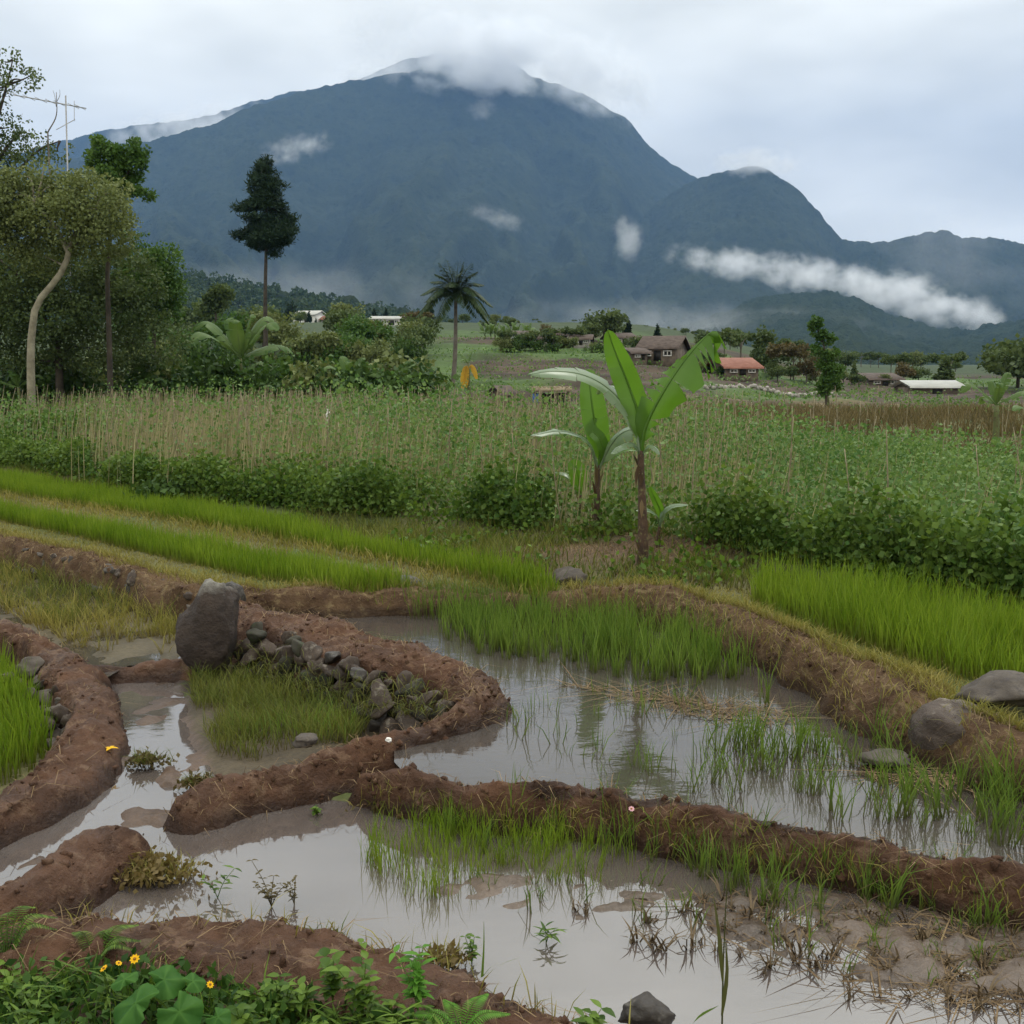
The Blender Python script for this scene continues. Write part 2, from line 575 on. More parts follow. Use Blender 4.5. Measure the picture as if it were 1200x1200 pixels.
R_ = lambda l: list(reversed(l))
POLY = {
    'A': L_near[:1] + L_near[1:] + [(1500, 1070, .27)] + R_(L_2) + [(370, 890, .25), (300, 905, .22), (230, 925, .2), (185, 950, .14)] + R_(L_left),
    'C': [(-300, 1010, .18)] + R_(L_p1)[1:7] + L_d[1:4] + [(215, 800, .1), (225, 840, .1), (245, 880, .1), (270, 908, .2), (230, 925, .2), (185, 952, .14)] + R_(L_left) + [(-300, 1160, .18)],
    'E': R_(L_y)[:13] + [(245, 885, .1), (225, 840, .1), (212, 780, .12), (235, 715, .2)],
    'B': R_(L_y)[:10] + [(462, 872, .2), (462, 893, .2)] + L_2[1:] + [(1500, 990, .45)] + R_(L_3) + R_(L_f)[1:5],
    'D': L_f[:6] + [(245, 700, .4), (235, 730, .2), (210, 772, .14), (150, 775, .13)] + R_(L_p1)[5:],
    'L': [(-400, 680, .28)] + L_p1 + [(-400, 1040, .2)],
    'N': L_near + [(1500, 2500, 0), (-700, 2500, 0), (-700, 1078, .16)],
    'F': L_f + R_(L_mid)[:-1] + [(-300, 520, .47)],
}
POLY['U'] = L_f[2:] + L_3[2:] + [(1500, 1480, .12)] + R_(L_near) + [(-400, 640, .2)]
PW = {k: WL(v)[:, :2] for k, v in POLY.items()}
PW['N'] = np.vstack([WL(L_near)[:, :2], [[6, 2.0], [14, 1.5], [14, -3], [-14, -3], [-14, 5]]])
PMUD = WL([(470, 1050, 0), (560, 1010, 0), (700, 1000, 0), (900, 1030, 0), (1250, 1070, 0), (1320, 1190, 0), (1150, 1192, 0), (1000, 1172, 0), (860, 1140, 0), (720, 1104, 0), (600, 1080, 0)])[:, :2]
FIELD_FRONT = WL(L_field)
FFRONT = FIELD_FRONT[np.argsort(FIELD_FRONT[:, 0])]


def field_front_y(x):
    return np.interp(x, FFRONT[:, 0], FFRONT[:, 1])


def pip(P, X, Y):
    ins = np.zeros(X.shape, bool)
    n = len(P)
    for i in range(n):
        x1, y1 = P[i]
        x2, y2 = P[(i + 1) % n]
        if y1 == y2:
            continue
        c = ((y1 > Y) != (y2 > Y)) & (X < (x2 - x1) * (Y - y1) / (y2 - y1) + x1)
        ins ^= c
    return ins


def sdist(P, X, Y, closed=True):
    d = np.full(X.shape, 1e9)
    n = len(P)
    for i in range(n if closed else n - 1):
        x1, y1 = P[i][:2]
        x2, y2 = P[(i + 1) % n][:2]
        dx, dy = x2 - x1, y2 - y1
        t = np.clip(((X - x1) * dx + (Y - y1) * dy) / (dx * dx + dy * dy + 1e-12), 0, 1)
        d = np.minimum(d, (X - x1 - t * dx) ** 2 + (Y - y1 - t * dy) ** 2)
    d = np.sqrt(d)
    return np.where(pip(P, X, Y), d, -d) if closed else d


def far_z(X, Y):
    zb = np.interp(Y, [0, 38, 50, 58, 66, 80, 100, 130, 200, 400, 800, 1500, 3000], [.5, .62, .75, .95, 1.6, 2.9, 5.0, 7.6, 12, 20, 34, 60, 90])
    u = X / np.maximum(Y, 1)
    k = 1 - .72 * sstep(.08, .34, u) * sstep(45, 75, Y)
    return .5 + (zb - .5) * k


MOUND = W(735, 655, .45)


def ground_z(X, Y, detail=True):
    X = np.asarray(X, float); Y = np.asarray(Y, float)
    z = far_z(X, Y)
    # terraced ploughed slope
    m = (Y > 52) & (Y < 125)
    if m.any():
        st = .55
        zz = z + .25 * fbm(X * .05, Y * .02, oct=2, seed=5)
        q = np.floor(zz / st) * st + st * sstep(.55, .95, zz / st - np.floor(zz / st))
        z = np.where(m, q * .9 + z * .1, z)
    near = Y < 45
    if near.any():
        x, y = X[near], Y[near]
        zn = z[near]
        # rice terraces lie a little under the bean field
        fy = field_front_y(x)
        zn = np.where(y < fy, zn - .12 * sstep(0, .5, fy - y), zn)
        mo = np.exp(-(((x - MOUND[0]) / 1.5) ** 2 + ((y - MOUND[1]) / .9) ** 2))
        zn = zn + .16 * mo
        for k, fl, bw in (('U', .04, .1), ('D', .085, .12), ('L', -.1, .1), ('B', .13, .12), ('E', .02, .1), ('C', -.05, .1), ('A', -.035, .1), ('N', None, .15)):
            w = sstep(-bw, bw, sdist(PW[k], x, y))
            if k == 'N':
                f = .08 + .26 * np.clip(3.5 - y, 0, 3.0) + .05 * fbm(x * 2, y * 2, oct=3, seed=9)
            elif k == 'A':
                mud = sstep(-.15, .25, sdist(PMUD, x, y))
                f = fl - .03 + .022 * fbm(x * 1.7, y * 2.4, oct=3, seed=31) + mud * (.064 + .030 * fbm(x * 4.5, y * 8, oct=4, seed=32, gain=.65))
            elif k == 'B':
                pu = x / y
                mud = sstep(.16, .3, pu) * sstep(1.9, .6, np.abs(y - 7.3))
                f = fl + .03 * fbm(x * 1.7, y * 1.7, oct=3, seed=33) + .055 * mud
            elif k == 'C':
                f = fl + .07 * fbm(x * 3.2, y * 3.2, oct=3, seed=35)
            elif k == 'D':
                f = fl + .045 * fbm(x * 1.5, y * 1.5, oct=3, seed=37)
            else:
                f = fl + .03 * fbm(x * 2, y * 2, oct=3, seed=39)
            zn = zn * (1 - w) + f * w
        if detail:
            zn = zn + .012 * fbm(x * 9, y * 9, oct=3, seed=41)
        z = z.copy()
        z[near] = zn
    if detail:
        z = z + np.where(Y > 45, .12 * fbm(X * .4, Y * .4, oct=3, seed=43), 0)
    return z


def gz(x, y):
    return float(ground_z(np.array([x]), np.array([y]), False)[0])


def build_ground():
    Ys = [-3.0]
    while Ys[-1] < 2600:
        y = Ys[-1]
        Ys.append(y + max(.045, .0085 * y))
    Ys = np.array(Ys)
    nc = 561
    s = np.linspace(-1, 1, nc)
    s = np.sign(s) * (.55 * np.abs(s) + .45 * np.abs(s) ** 2.5)
    Yg, Sg = np.meshgrid(Ys, s, indexing='ij')
    Xg = Sg * (11 + .95 * np.maximum(Yg, 0))
    X, Y = Xg.ravel(), Yg.ravel()
    Z = ground_z(X, Y)
    # zone albedo
    n1 = fbm(X * .9, Y * .9, oct=4, seed=51)
    col = np.zeros((len(X), 4))
    mudc = np.array([.12, .075, .05])
    green = np.array([.075, .095, .03])
    brown = np.array([.054, .038, .026])
    k = sstep(-.3, .35, n1)[:, None]
    col[:, :3] = green * (1 - k) + np.array([.10, .095, .04]) * k
    col[:, 3] = 1
    far = Y > 48
    if far.any():
        a = fbm(X * .03, Y * .035, oct=4, seed=53)
        u = X / np.maximum(Y, 1)
        pl = sstep(-.15, .15, a + .95 * sstep(-.1, -.02, u) * sstep(98, 84, Y) - .25)
        slope = np.abs(np.gradient(Z.reshape(Xg.shape), axis=0).ravel() / np.gradient(Yg, axis=0).ravel())
        earth = np.clip(pl, 0, 1)[:, None]
        n2 = fbm(X * .35, Y * .9, oct=3, seed=55)
        br = brown * (1 + .5 * n2[:, None])
        gr = np.array([.055, .095, .025]) * (1 + .35 * n2[:, None])
        dry = np.array([.12, .095, .045])
        rt = (sstep(.12, .25, u) * sstep(75, 60, Y))[:, None]
        lf = sstep(-.03, -.14, u)[:, None]
        c = gr * (1 - earth) + br * earth
        c = c * (1 - lf) + np.array([.035, .055, .02]) * (1 + .4 * n2[:, None]) * lf
        c = c * (1 - rt * .85) + dry * (1 + .4 * n2[:, None]) * rt * .85
        hi = sstep(120, 160, Y)[:, None]
        c = c * (1 - hi) + np.array([.05, .08, .03]) * hi
        c = c * (1 - .35 * sstep(115, 150, Y)[:, None])
        col[far, :3] = c[far]
    near = Y < 45
    for key, c, wet in (('D', (.075, .06, .034), .5), ('B', mudc, .15), ('E', (.06, .046, .028), .6), ('C', mudc * .62, .1), ('A', (.082, .060, .045), .0), ('N', (.07, .05, .032), .9)):
        ins = pip(PW[key], X, Y) & near
        col[ins, :3] = np.array(c) * (1 + .25 * n1[ins, None])
        col[ins, 3] = wet
    mo = np.exp(-(((X - MOUND[0]) / 1.7) ** 2 + ((Y - MOUND[1]) / .9) ** 2))[:, None] * near[:, None]
    col[:, :3] = col[:, :3] * (1 - mo) + np.array([.095, .06, .04]) * mo
    col[:, :3] = np.clip(col[:, :3], .005, .9)
    nr = len(Ys)
    i = np.arange(nr - 1)[:, None] * nc
    j = np.arange(nc - 1)[None, :]
    Fq = np.stack([i + j, i + j + 1, i + nc + j + 1, i + nc + j], -1).reshape(-1, 4)
    o = mk('ground', np.stack([X, Y, Z], 1), Fq, terrainmat(), col=col)
    tag(o, 'ground of mud, terraces and ploughed slope reaching the hills', 'ground', kind='structure')


build_ground()

# ------------------------------------------------------------------ water sheets


def water(key, z, mat, label):
    P = PW[key]
    V = np.column_stack([P, np.full(len(P), z)])
    bm = bmesh.new()
    vs = [bm.verts.new(v) for v in V]
    f = bm.faces.new(vs)
    bmesh.ops.triangulate(bm, faces=[f])
    bmesh.ops.recalc_face_normals(bm, faces=bm.faces)
    if sum(f.normal.z for f in bm.faces) < 0:
        bmesh.ops.reverse_faces(bm, faces=bm.faces)
    me = bpy.data.meshes.new('water')
    bm.to_mesh(me)
    bm.free()
    me.materials.append(mat)
    o = bpy.data.objects.new('water', me)
    COL.objects.link(o)
    tag(o, label, 'water', kind='structure')


WM = watermat('muddy_water', (.075, .062, .056), (.10, .084, .077), 2.5, .022)
WM2 = watermat('muddy_pond_water', (.045, .038, .033), (.062, .053, .047), 1.6, .09)
water('A', 0.0, WM, 'still muddy water of the front paddy reflecting pale sky')
water('B', 0.2, WM2, 'rippled grey water of the middle paddy with rice tufts')
water('C', -0.006, WM, 'narrow muddy water channel between the left bunds')
water('D', 0.092, WM2, 'shallow water among yellow grass left of the upright boulder')

# ------------------------------------------------------------------ mud bunds
BUNDS = {}


def bund(key, line, wf, wn, df, dn, pw=2.2, mat='mud', rough=1.0, label='', step=.035, na=44, ends=(True, True), pn=None, seed=0, wsc=None):
    """line runs left to right: wf/df half-width and drop on the far side, wn/dn on the near side"""
    P0 = WL(line)
    ln = np.linalg.norm(np.diff(P0, axis=0), axis=1).sum()
    n = int(min(900, max(30, ln / step)))
    P = spline(P0, n)
    T = unit(np.gradient(P[:, :2], axis=0))
    Nn = np.stack([-T[:, 1], T[:, 0]], 1)       # left of travel = far side
    s = np.linspace(-1, 1, na)
    s = np.sign(s) * np.abs(s) ** .8
    pn = pn or pw
    wid = np.where(s < 0, wn, wf)
    dz = np.where(s < 0, dn * np.abs(s) ** pn, df * np.abs(s) ** pw)
    arc = np.linspace(0, ln, n)
    wvar = np.ones(n) if wsc is None else np.interp(np.linspace(0, 1, n), np.concatenate([[0], np.cumsum(np.linalg.norm(np.diff(P0, axis=0), axis=1))]) / ln, wsc)
    wv = 1 + .22 * fbm(arc * 1.3, arc * 0 + seed, oct=3, seed=61 + seed)
    off = (s * wid)[None, :] * wv[:, None] * np.where(s[None, :] > 0, wvar[:, None], 1)
    off = off + rough * .05 * fbm(arc[:, None] * 2.2 + 0 * off, off * 4, oct=3, seed=63 + seed)
    X = P[:, 0][:, None] + Nn[:, 0][:, None] * off
    Y = P[:, 1][:, None] + Nn[:, 1][:, None] * off
    Z = P[:, 2][:, None] - dz[None, :] + 0 * off
    top = (1 - np.abs(s) ** 2)[None, :]
    lump = fbm(X * 2.0, Y * 2.0, oct=2, seed=65 + seed)
    med = fbm(X * 7, Y * 7, Z * 7, oct=3, seed=67 + seed)
    fine = fbm(X * 26, Y * 26, Z * 26, oct=3, seed=69 + seed)
    clod = np.abs(fbm(X * 11 + .3 * med, Y * 11, Z * 11, oct=2, seed=71 + seed))
    Z = Z + rough * (.035 * lump * (.4 + .6 * top) + .022 * med + .013 * fine + .012 * (clod - .3))
    for e, sl in ((0, arc), (1, ln - arc)):
        if ends[e]:
            q = np.clip(1 - sl / .22, 0, 1) ** 2
            Z = Z - q[:, None] * (dz.max() * .8)
    i = np.arange(n - 1)[:, None] * na
    j = np.arange(na - 1)[None, :]
    Fq = np.stack([i + j, i + na + j, i + na + j + 1, i + j + 1], -1).reshape(-1, 4)
    V = np.stack([X.ravel(), Y.ravel(), Z.ravel()], 1)
    xv, yv, zv = V.T
    wl = np.where(pip(PW['B'], xv, yv), .2, np.where(pip(PW['D'], xv, yv), .09, np.where(pip(PW['N'], xv, yv) | pip(PW['L'], xv, yv) | pip(PW['E'], xv, yv) | ~pip(PW['U'], xv, yv), -1, 0)))
    wetv = sstep(.12, .04, zv - wl + .03 * noise(xv * 5, yv * 5, zv * 5, seed + 3)) * (wl >= 0)
    o = mk('mud_bund', V, Fq, M[mat], rnd=wetv)
    tag(o, label, 'mud bank', kind='structure')
    BUNDS[key] = (V.reshape(n, na, 3), s, Nn)


bund('near', L_near, .26, .45, .28, .16, 2.4, 'mud', 1.2, 'crumbling brown mud bank along the near edge of the front paddy', ends=(False, False), seed=1)
bund('left', L_left, .22, .26, .36, .34, 2.2, 'mud', 1.0, 'thick smooth mud bund at left between channel and front paddy', ends=(False, True), seed=2)
bund('y', L_yb, .19, .18, .4, .4, 2.2, 'mud', 1.1, 'brown mud bund curving from the channel up to the stone wall end', ends=(True, True), seed=3)
bund('w', L_w, .95, .2, .42, .36, 7.0, 'mud', 1.2, 'broad earth bank of bare brown soil on top of the stone wall', ends=(True, False), pn=2.2, seed=11, wsc=[.18, .2, .28, .44, .55, .58, .52, .2], na=60)
bund('2', L_2, .12, .14, .2, .34, 2.0, 'mud', 1.1, 'long mud bund between the middle paddy and front paddy', ends=(True, False), seed=4)
bund('p1', L_p1, .30, .20, .4, .4, 3.2, 'mud', 1.2, 'wide trodden mud path bending round the left rice pit', ends=(False, False), seed=5)
bund('d', L_d, .14, .2, .14, .2, 2.0, 'mud', 1.0, 'low wet mud ridge at the left foot of upright boulder', seed=6)
bund('f', L_f, .35, .28, .12, .42, 2.0, 'mudstraw', 1.0, 'grassy brown bund below the bright upper rice strips', ends=(False, True), pn=3.2, seed=7)
bund('3', L_3, .45, .36, .14, .46, 2.0, 'mudstraw', 1.0, 'straw strewn brown bund running right from the banana mound', ends=(True, False), pn=2.8, seed=8)


def bund_points(key, n, rng, smin=-1, smax=1, t0=0., t1=1.):
    G, s, Nn = BUNDS[key]
    i = rng.uniform(t0, t1, n) * (G.shape[0] - 1)
    js = np.where((s >= smin) & (s <= smax))[0]
    j = rng.choice(js, n)
    return G[i.astype(int), j] + rng.normal(0, .01, (n, 3)) * np.array([1, 1, 0])


# ------------------------------------------------------------------ rocks
_bm = bmesh.new()
bmesh.ops.create_icosphere(_bm, subdivisions=4, radius=1.0)
ICO4 = (np.array([v.co[:] for v in _bm.verts]), np.array([[v.index for v in f.verts] for f in _bm.faces]))
_bm.free()
_bm = bmesh.new()
bmesh.ops.create_icosphere(_bm, subdivisions=3, radius=1.0)
ICO3 = (np.array([v.co[:] for v in _bm.verts]), np.array([[v.index for v in f.verts] for f in _bm.faces]))
_bm.free()
_bm = bmesh.new()
bmesh.ops.create_icosphere(_bm, subdivisions=2, radius=1.0)
ICO2 = (np.array([v.co[:] for v in _bm.verts]), np.array([[v.index for v in f.verts] for f in _bm.faces]))
_bm.free()


def rock_mesh(size, seed, ico=ICO3, cuts=7, rough=.10, shape=None, dr=(.55, .9)):
    rng = np.random.default_rng(seed)
    V = ico[0].copy()
    for k in range(cuts):
        n = rand_unit(rng, 1)[0]
        d = rng.uniform(*dr)
        e = np.maximum(V @ n - d, 0)
        V = V - e[:, None] * n * .93
    V = V * (1 + rough * fbm(V[:, 0] * 1.6 + seed, V[:, 1] * 1.6, V[:, 2] * 1.6, oct=4, seed=seed)[:, None])
    if shape is not None:
        V = shape(V)
    return V * np.array(size), ico[1]


def boulder(px, py, z, size, seed, mat, label, rz=0.0, shape=None, sink=.25, name='boulder', cuts=8, rough=.14):
    p = W(px, py, z)
    V, Fq = rock_mesh(size, seed, ICO4, cuts, rough, shape)
    V = V * (1 + .035 * fbm(V[:, 0] * 14, V[:, 1] * 14, V[:, 2] * 14, oct=3, seed=seed)[:, None])
    V = V + np.array([0, 0, size[2] * (1 - sink)])
    o = mk(name, V, Fq, mat)
    o.location = Vector(p)
    o.rotation_euler = (0, 0, rz)
    tag(o, label, 'rock')
    return o


def upright(V):
    # tapering block: broad foot, narrow leaning crest at right
    t = (V[:, 2] + 1) / 2
    k = 1.12 - .70 * t ** 1.1
    V = np.sign(V) * np.abs(V) ** .72
    V = V * np.stack([k, k, np.ones_like(k)], 1)
    V[:, 0] += .46 * t
    V[:, 2] += .10 * np.sin(V[:, 0] * 9) * t
    return V


boulder(236, 786, .06, (.37, .32, .45), 5, rock_two('upright_boulder_rock', (.026, .017, .013), (.055, .037, .028), (.21, .20, .175), .70, .84),
        'tall upright brown boulder with pale crest at the end of stone wall', shape=upright, sink=.2, cuts=10, rough=.17)
boulder(272, 716, .36, (.13, .12, .17), 8, M['rockwet'], 'dark narrow stone leaning behind the crest of upright boulder', sink=.3)
boulder(1122, 886, .2, (.31, .26, .22), 14, rock_two('paddy_boulder_rock', (.045, .031, .024), (.088, .065, .051), (.32, .28, .23), .30, .42, .22),
        'rounded brown boulder with pale streak at the right pond edge', sink=.3, cuts=5, rough=.08)
boulder(1172, 824, .45, (.31, .25, .13), 21, M['rock'], 'flat grey boulder lying on top of the right bund', sink=.4)
boulder(478, 700, .28, (.22, .2, .13), 23, M['rockwet'], 'flat dark rock at the far shore of middle paddy', sink=.3, name='rock')
boulder(668, 697, .3, (.24, .2, .17), 27, M['rock'], 'grey stone at the left tip of straw strewn bund', sink=.2, name='rock')
boulder(757, 1200, .05, (.115, .09, .075), 31, M['rockwet'], 'black wet rock at the bottom edge beside the front water', sink=.3, name='rock')
boulder(36, 795, .06, (.125, .11, .10), 33, M['rock'], 'pale pointed stone topmost of the pile by left rice pit', sink=.1, name='rock')
boulder(60, 552, .5, (.5, .3, .22), 35, M['rock'], 'grey rock lying at the far end of the upper rice strip', sink=.3, name='rock')
boulder(1035, 893, .22, (.16, .14, .05), 37, M['rock'], 'small flat grey stone left of the rounded pond boulder', sink=.4, name='rock')
boulder(358, 872, .16, (.10, .08, .05), 39, M['rock'], 'small flat stone on the near rim of grass pit', sink=.4, name='rock')
boulder(22, 975, .0, (.055, .05, .04), 41, M['rockwet'], 'small dark lump standing in the channel water at left', sink=.3, name='rock')
boulder(455, 870, .27, (.022, .02, .018), 43, M['plaster'], 'tiny white pebble on the curved bund', sink=.2, name='pebble')


def stone_wall(label, line, z_bot, z_top, size, seed, mats, rows, name='stone_wall', jitter=.05, push=.0):
    rng = np.random.default_rng(seed)
    P = spline(WL(line), 60)
    ln = np.linalg.norm(np.diff(P[:, :2], axis=0), axis=1).sum()
    base = P[len(P) // 2].copy()
    base[2] = z_bot
    t = thing(name, base, label, 'stone wall')
    T = unit(np.gradient(P[:, :2], axis=0))
    for r in range(rows):
        x = rng.uniform(0, size)
        fz = (r + .5) / rows
        while x < ln:
            w = size * rng.uniform(.6, 1.35)
            k = min(59, int(x / ln * 59))
            p = P[k]
            nrm = np.array([-T[k, 1], T[k, 0]])
            zt = z_bot + (np.interp(k, [0, 59], [z_top[0], z_top[1]]) - z_bot) * fz
            q = np.array([p[0], p[1], zt])
            q[:2] += nrm * (push + .10 * fz + rng.normal(0, jitter))
            V, Fq = rock_mesh((w * .72, size * .5, size * rng.uniform(.32, .6)), int(rng.integers(1e6)), ICO3, 16, .16, None, (.38, .78))
            a = math.atan2(T[k, 1], T[k, 0]) + rng.normal(0, .45)
            b = rng.normal(0, .5)
            V = np.stack([V[:, 0] * math.cos(b) - V[:, 2] * math.sin(b), V[:, 1], V[:, 0] * math.sin(b) + V[:, 2] * math.cos(b)], 1)
            V = np.stack([V[:, 0] * math.cos(a) - V[:, 1] * math.sin(a), V[:, 0] * math.sin(a) + V[:, 1] * math.cos(a), V[:, 2]], 1)
            mk('stone', V + q - base, Fq, mats[int(rng.integers(len(mats)))], t)
            x += w * 1.05
    return t


stone_wall('rough dry stone wall of dark mossy stones above the grass pit', [(278, 784, .06), (340, 803, .06), (400, 824, .08), (460, 836, .14), (515, 834, .25)], .02, (.43, .34), .20, 3,
           [M['rockmoss'], M['rockwet'], M['rockbrown'], M['rockmoss'], M['rockbrown'], M['rockbrown']], 5, push=.0)
stone_wall('low wall of dark stones under the upper left bund', [(30, 655, .25), (90, 668, .25), (150, 684, .25), (210, 702, .25), (235, 716, .25)], .1, (.43, .43), .15, 4,
           [M['rockbrown'], M['rockwet'], M['rockbrown'], M['rockwet'], M['rock']], 3, push=-.14, jitter=.04)
stone_wall('rounded wet stones facing the left rice pit', [(18, 800, .05), (38, 815, .05), (58, 835, .05), (76, 852, .05)], -.1, (.15, .12), .15, 6,
           [M['rock'], M['rockbrown'], M['rock']], 3, push=-.02)
stone_wall('dark stones showing in the face of right bund', [(1035, 842, .3), (1065, 850, .3), (1100, 862, .3), (1130, 875, .3)], .22, (.46, .44), .13, 9, [M['rockwet'], M['rockbrown']], 2)
stone_wall('short row of stones at the bund tip below banana mound', [(690, 712, .3), (730, 712, .3), (770, 716, .3)], .22, (.42, .42), .12, 10, [M['rockwet'], M['rockmoss']], 2)


# ================================================================== near vegetation


def in_poly(pts, n, rng, z=None):
    """n random ground points inside a world polygon"""
    P = np.asarray(pts)[:, :2]
    lo, hi = P.min(0), P.max(0)
    out = []
    got = 0
    while got < n:
        q = rng.uniform(lo, hi, (max(n * 2, 200), 2))
        q = q[pip(P, q[:, 0], q[:, 1])]
        out.append(q)
        got += len(q)
    q = np.concatenate(out)[:n]
    zz = ground_z(q[:, 0], q[:, 1], False) if z is None else np.full(n, z)
    return np.column_stack([q, zz])


def area(pts):
    P = np.asarray(pts)[:, :2]
    return .5 * abs(np.dot(P[:, 0], np.roll(P[:, 1], 1)) - np.dot(P[:, 1], np.roll(P[:, 0], 1)))


def patch_mask(B, sc, lo, hi, seed, rng):
    f = fbm(B[:, 0] * sc, B[:, 1] * sc, oct=3, seed=seed)
    return rng.random(len(B)) < sstep(lo, hi, f)


def grass_stuff(name, poly, dens, h, w, mat, label, seed, lean=.25, mask=None, z=None, hvar=.25, clump=0, kindcat='grass', maxn=90000, extra=None):
    rng = np.random.default_rng(seed)
    n = int(min(maxn, dens * area(poly)))
    if clump:
        nc = max(3, n // clump)
        C = in_poly(poly, nc, rng, z)
        if mask:
            C = C[patch_mask(C, *mask, seed, rng)]
        k = rng.integers(0, len(C), int(n * len(C) / nc))
        cs = rng.uniform(.7, 1.2, len(C))
        B = C[k] + rng.normal(0, .022, (len(k), 3)) * np.array([1, 1, 0])
        hh = h * cs[k] * rng.normal(1, hvar, len(k)).clip(.4, 1.5)
    else:
        B = in_poly(poly, n, rng, z)
        if mask:
            B = B[patch_mask(B, *mask, seed, rng)]
        hh = h * rng.normal(1, hvar, len(B)).clip(.35, 1.6) * (1 + .18 * fbm(B[:, 0] * 1.3, B[:, 1] * 1.3, oct=2, seed=seed + 3))
    if extra is not None:
        B = np.vstack([B, extra])
        hh = np.concatenate([hh, h * rng.uniform(.5, 1.1, len(extra))])
    V, FS, r, t = blades(B - np.array([0, 0, .01]), hh, w, rng, lean)
    o = mk(name, V, FS, M[mat], rnd=r, uvt=t, smooth=False)
    tag(o, label, kindcat, kind='stuff')
    return o


P_F1 = WL([(-250, 560, .43), (-100, 590, .43), (0, 611, .43), (100, 632, .43), (200, 656, .43), (300, 678, .43), (400, 692, .43), (450, 695, .43), (490, 690, .43), (450, 682, .43),
           (300, 660, .43), (150, 630, .43), (0, 602, .43), (-100, 582, .43), (-250, 552, .43)])
P_F2 = WL([(-250, 530, .43), (-100, 561, .43), (0, 579, .43), (150, 602, .43), (300, 628, .43), (450, 656, .43), (560, 680, .43), (640, 702, .43), (655, 694, .43), (640, 686, .43), (540, 664, .43),
           (450, 646, .43), (400, 634, .43), (300, 614, .43), (200, 596, .43), (100, 579, .43), (0, 564, .43), (-100, 553, .43), (-250, 526, .43)])
P_H = WL([(880, 706, .44), (950, 733, .44), (1050, 768, .44), (1110, 788, .44), (1200, 808, .44), (1400, 850, .44), (1400, 770, .44), (1200, 732, .44), (1100, 716, .44), (1000, 701, .44), (950, 694, .44), (890, 690, .44)])
P_BR = WL([(505, 742, .2), (560, 768, .2), (640, 780, .2), (740, 795, .2), (830, 806, .2), (900, 828, .2), (990, 838, .2), (1025, 815, .2), (1010, 785, .2), (950, 762, .2), (880, 738, .2), (800, 718, .2),
            (700, 708, .2), (600, 704, .2), (510, 708, .2), (470, 712, .2)])
P_AR = WL([(425, 1000, 0), (440, 1030, 0), (500, 1062, 0), (600, 1062, 0), (690, 1040, 0), (790, 1003, 0), (770, 978, 0), (640, 965, 0), (520, 955, 0), (450, 965, 0)])
P_L = WL([(-200, 745, -.05), (-60, 760, -.05), (0, 780, -.05), (25, 815, -.05), (55, 850, -.05), (60, 880, -.05), (20, 900, -.05), (-80, 930, -.05), (-250, 960, -.05)])
P_E = WL([(222, 792, .03), (300, 800, .03), (390, 830, .03), (430, 850, .03), (410, 872, .03), (340, 880, .03), (290, 892, .03), (255, 885, .03), (230, 845, .03)])
P_D = WL([(-300, 640, .1), (-60, 652, .1), (0, 660, .1), (100, 690, .1), (200, 715, .1), (225, 740, .1), (205, 765, .1), (150, 772, .1), (100, 770, .1), (50, 742, .1), (0, 718, .1), (-100, 690, .1)])

grass_stuff('rice_seedlings', P_F1, 2200, .24, .010, 'rice', 'bright green strip of young rice along the upper left bund', 11, .18, kindcat='rice', maxn=70000)
grass_stuff('rice_seedlings', P_F2, 1700, .24, .011, 'rice', 'second bright rice strip just below the bean field', 12, .18, kindcat='rice', maxn=70000)
grass_stuff('rice_seedlings', P_H, 1700, .30, .010, 'rice', 'bright green rice bed behind the straw strewn right bund', 13, .22, hvar=.34, kindcat='rice', maxn=70000)
grass_stuff('rice_seedlings', P_BR, 1250, .30, .008, 'rice_dark', 'band of darker rice standing in the back of middle paddy', 14, .20, mask=(.9, -.6, .45), z=.19, clump=9, kindcat='rice')
grass_stuff('rice_seedlings', P_AR, 2100, .18, .005, 'rice', 'low patch of rice seedlings in the front paddy', 15, .25, mask=(1.4, -.75, .25), z=-.01, clump=5, kindcat='rice')
grass_stuff('rice_seedlings', P_L, 1300, .30, .010, 'rice', 'green rice in the sunken pit at the left edge', 16, .2, kindcat='rice')
grass_stuff('grass', P_E, 2600, .17, .006, 'grass', 'soft grass filling the pit below the stone wall', 17, .5, mask=(1.5, -.75, .1))
grass_stuff('grass', P_E, 700, .26, .006, 'rice_dark', 'taller green blades among grass below the stone wall', 27, .4, mask=(1.1, -.2, .5))
grass_stuff('grass', P_D, 620, .23, .007, 'ygrass', 'yellowing wet grass behind the left mud path', 18, .55, mask=(.8, -.55, .35), clump=9)
grass_stuff('grass', WL([(100, 720, .1), (200, 715, .1), (228, 735, .1), (208, 762, .1), (120, 766, .1)]), 420, .20, .007, 'ygrass', 'wet grass tufts in shallow water beside the upright boulder', 63, .45, mask=(1.5, -.3, .4), clump=9)
grass_stuff('grass', P_D, 420, .27, .007, 'grass', 'green wet grass tufts behind the left mud path', 28, .45, mask=(.6, -.2, .5), clump=9)

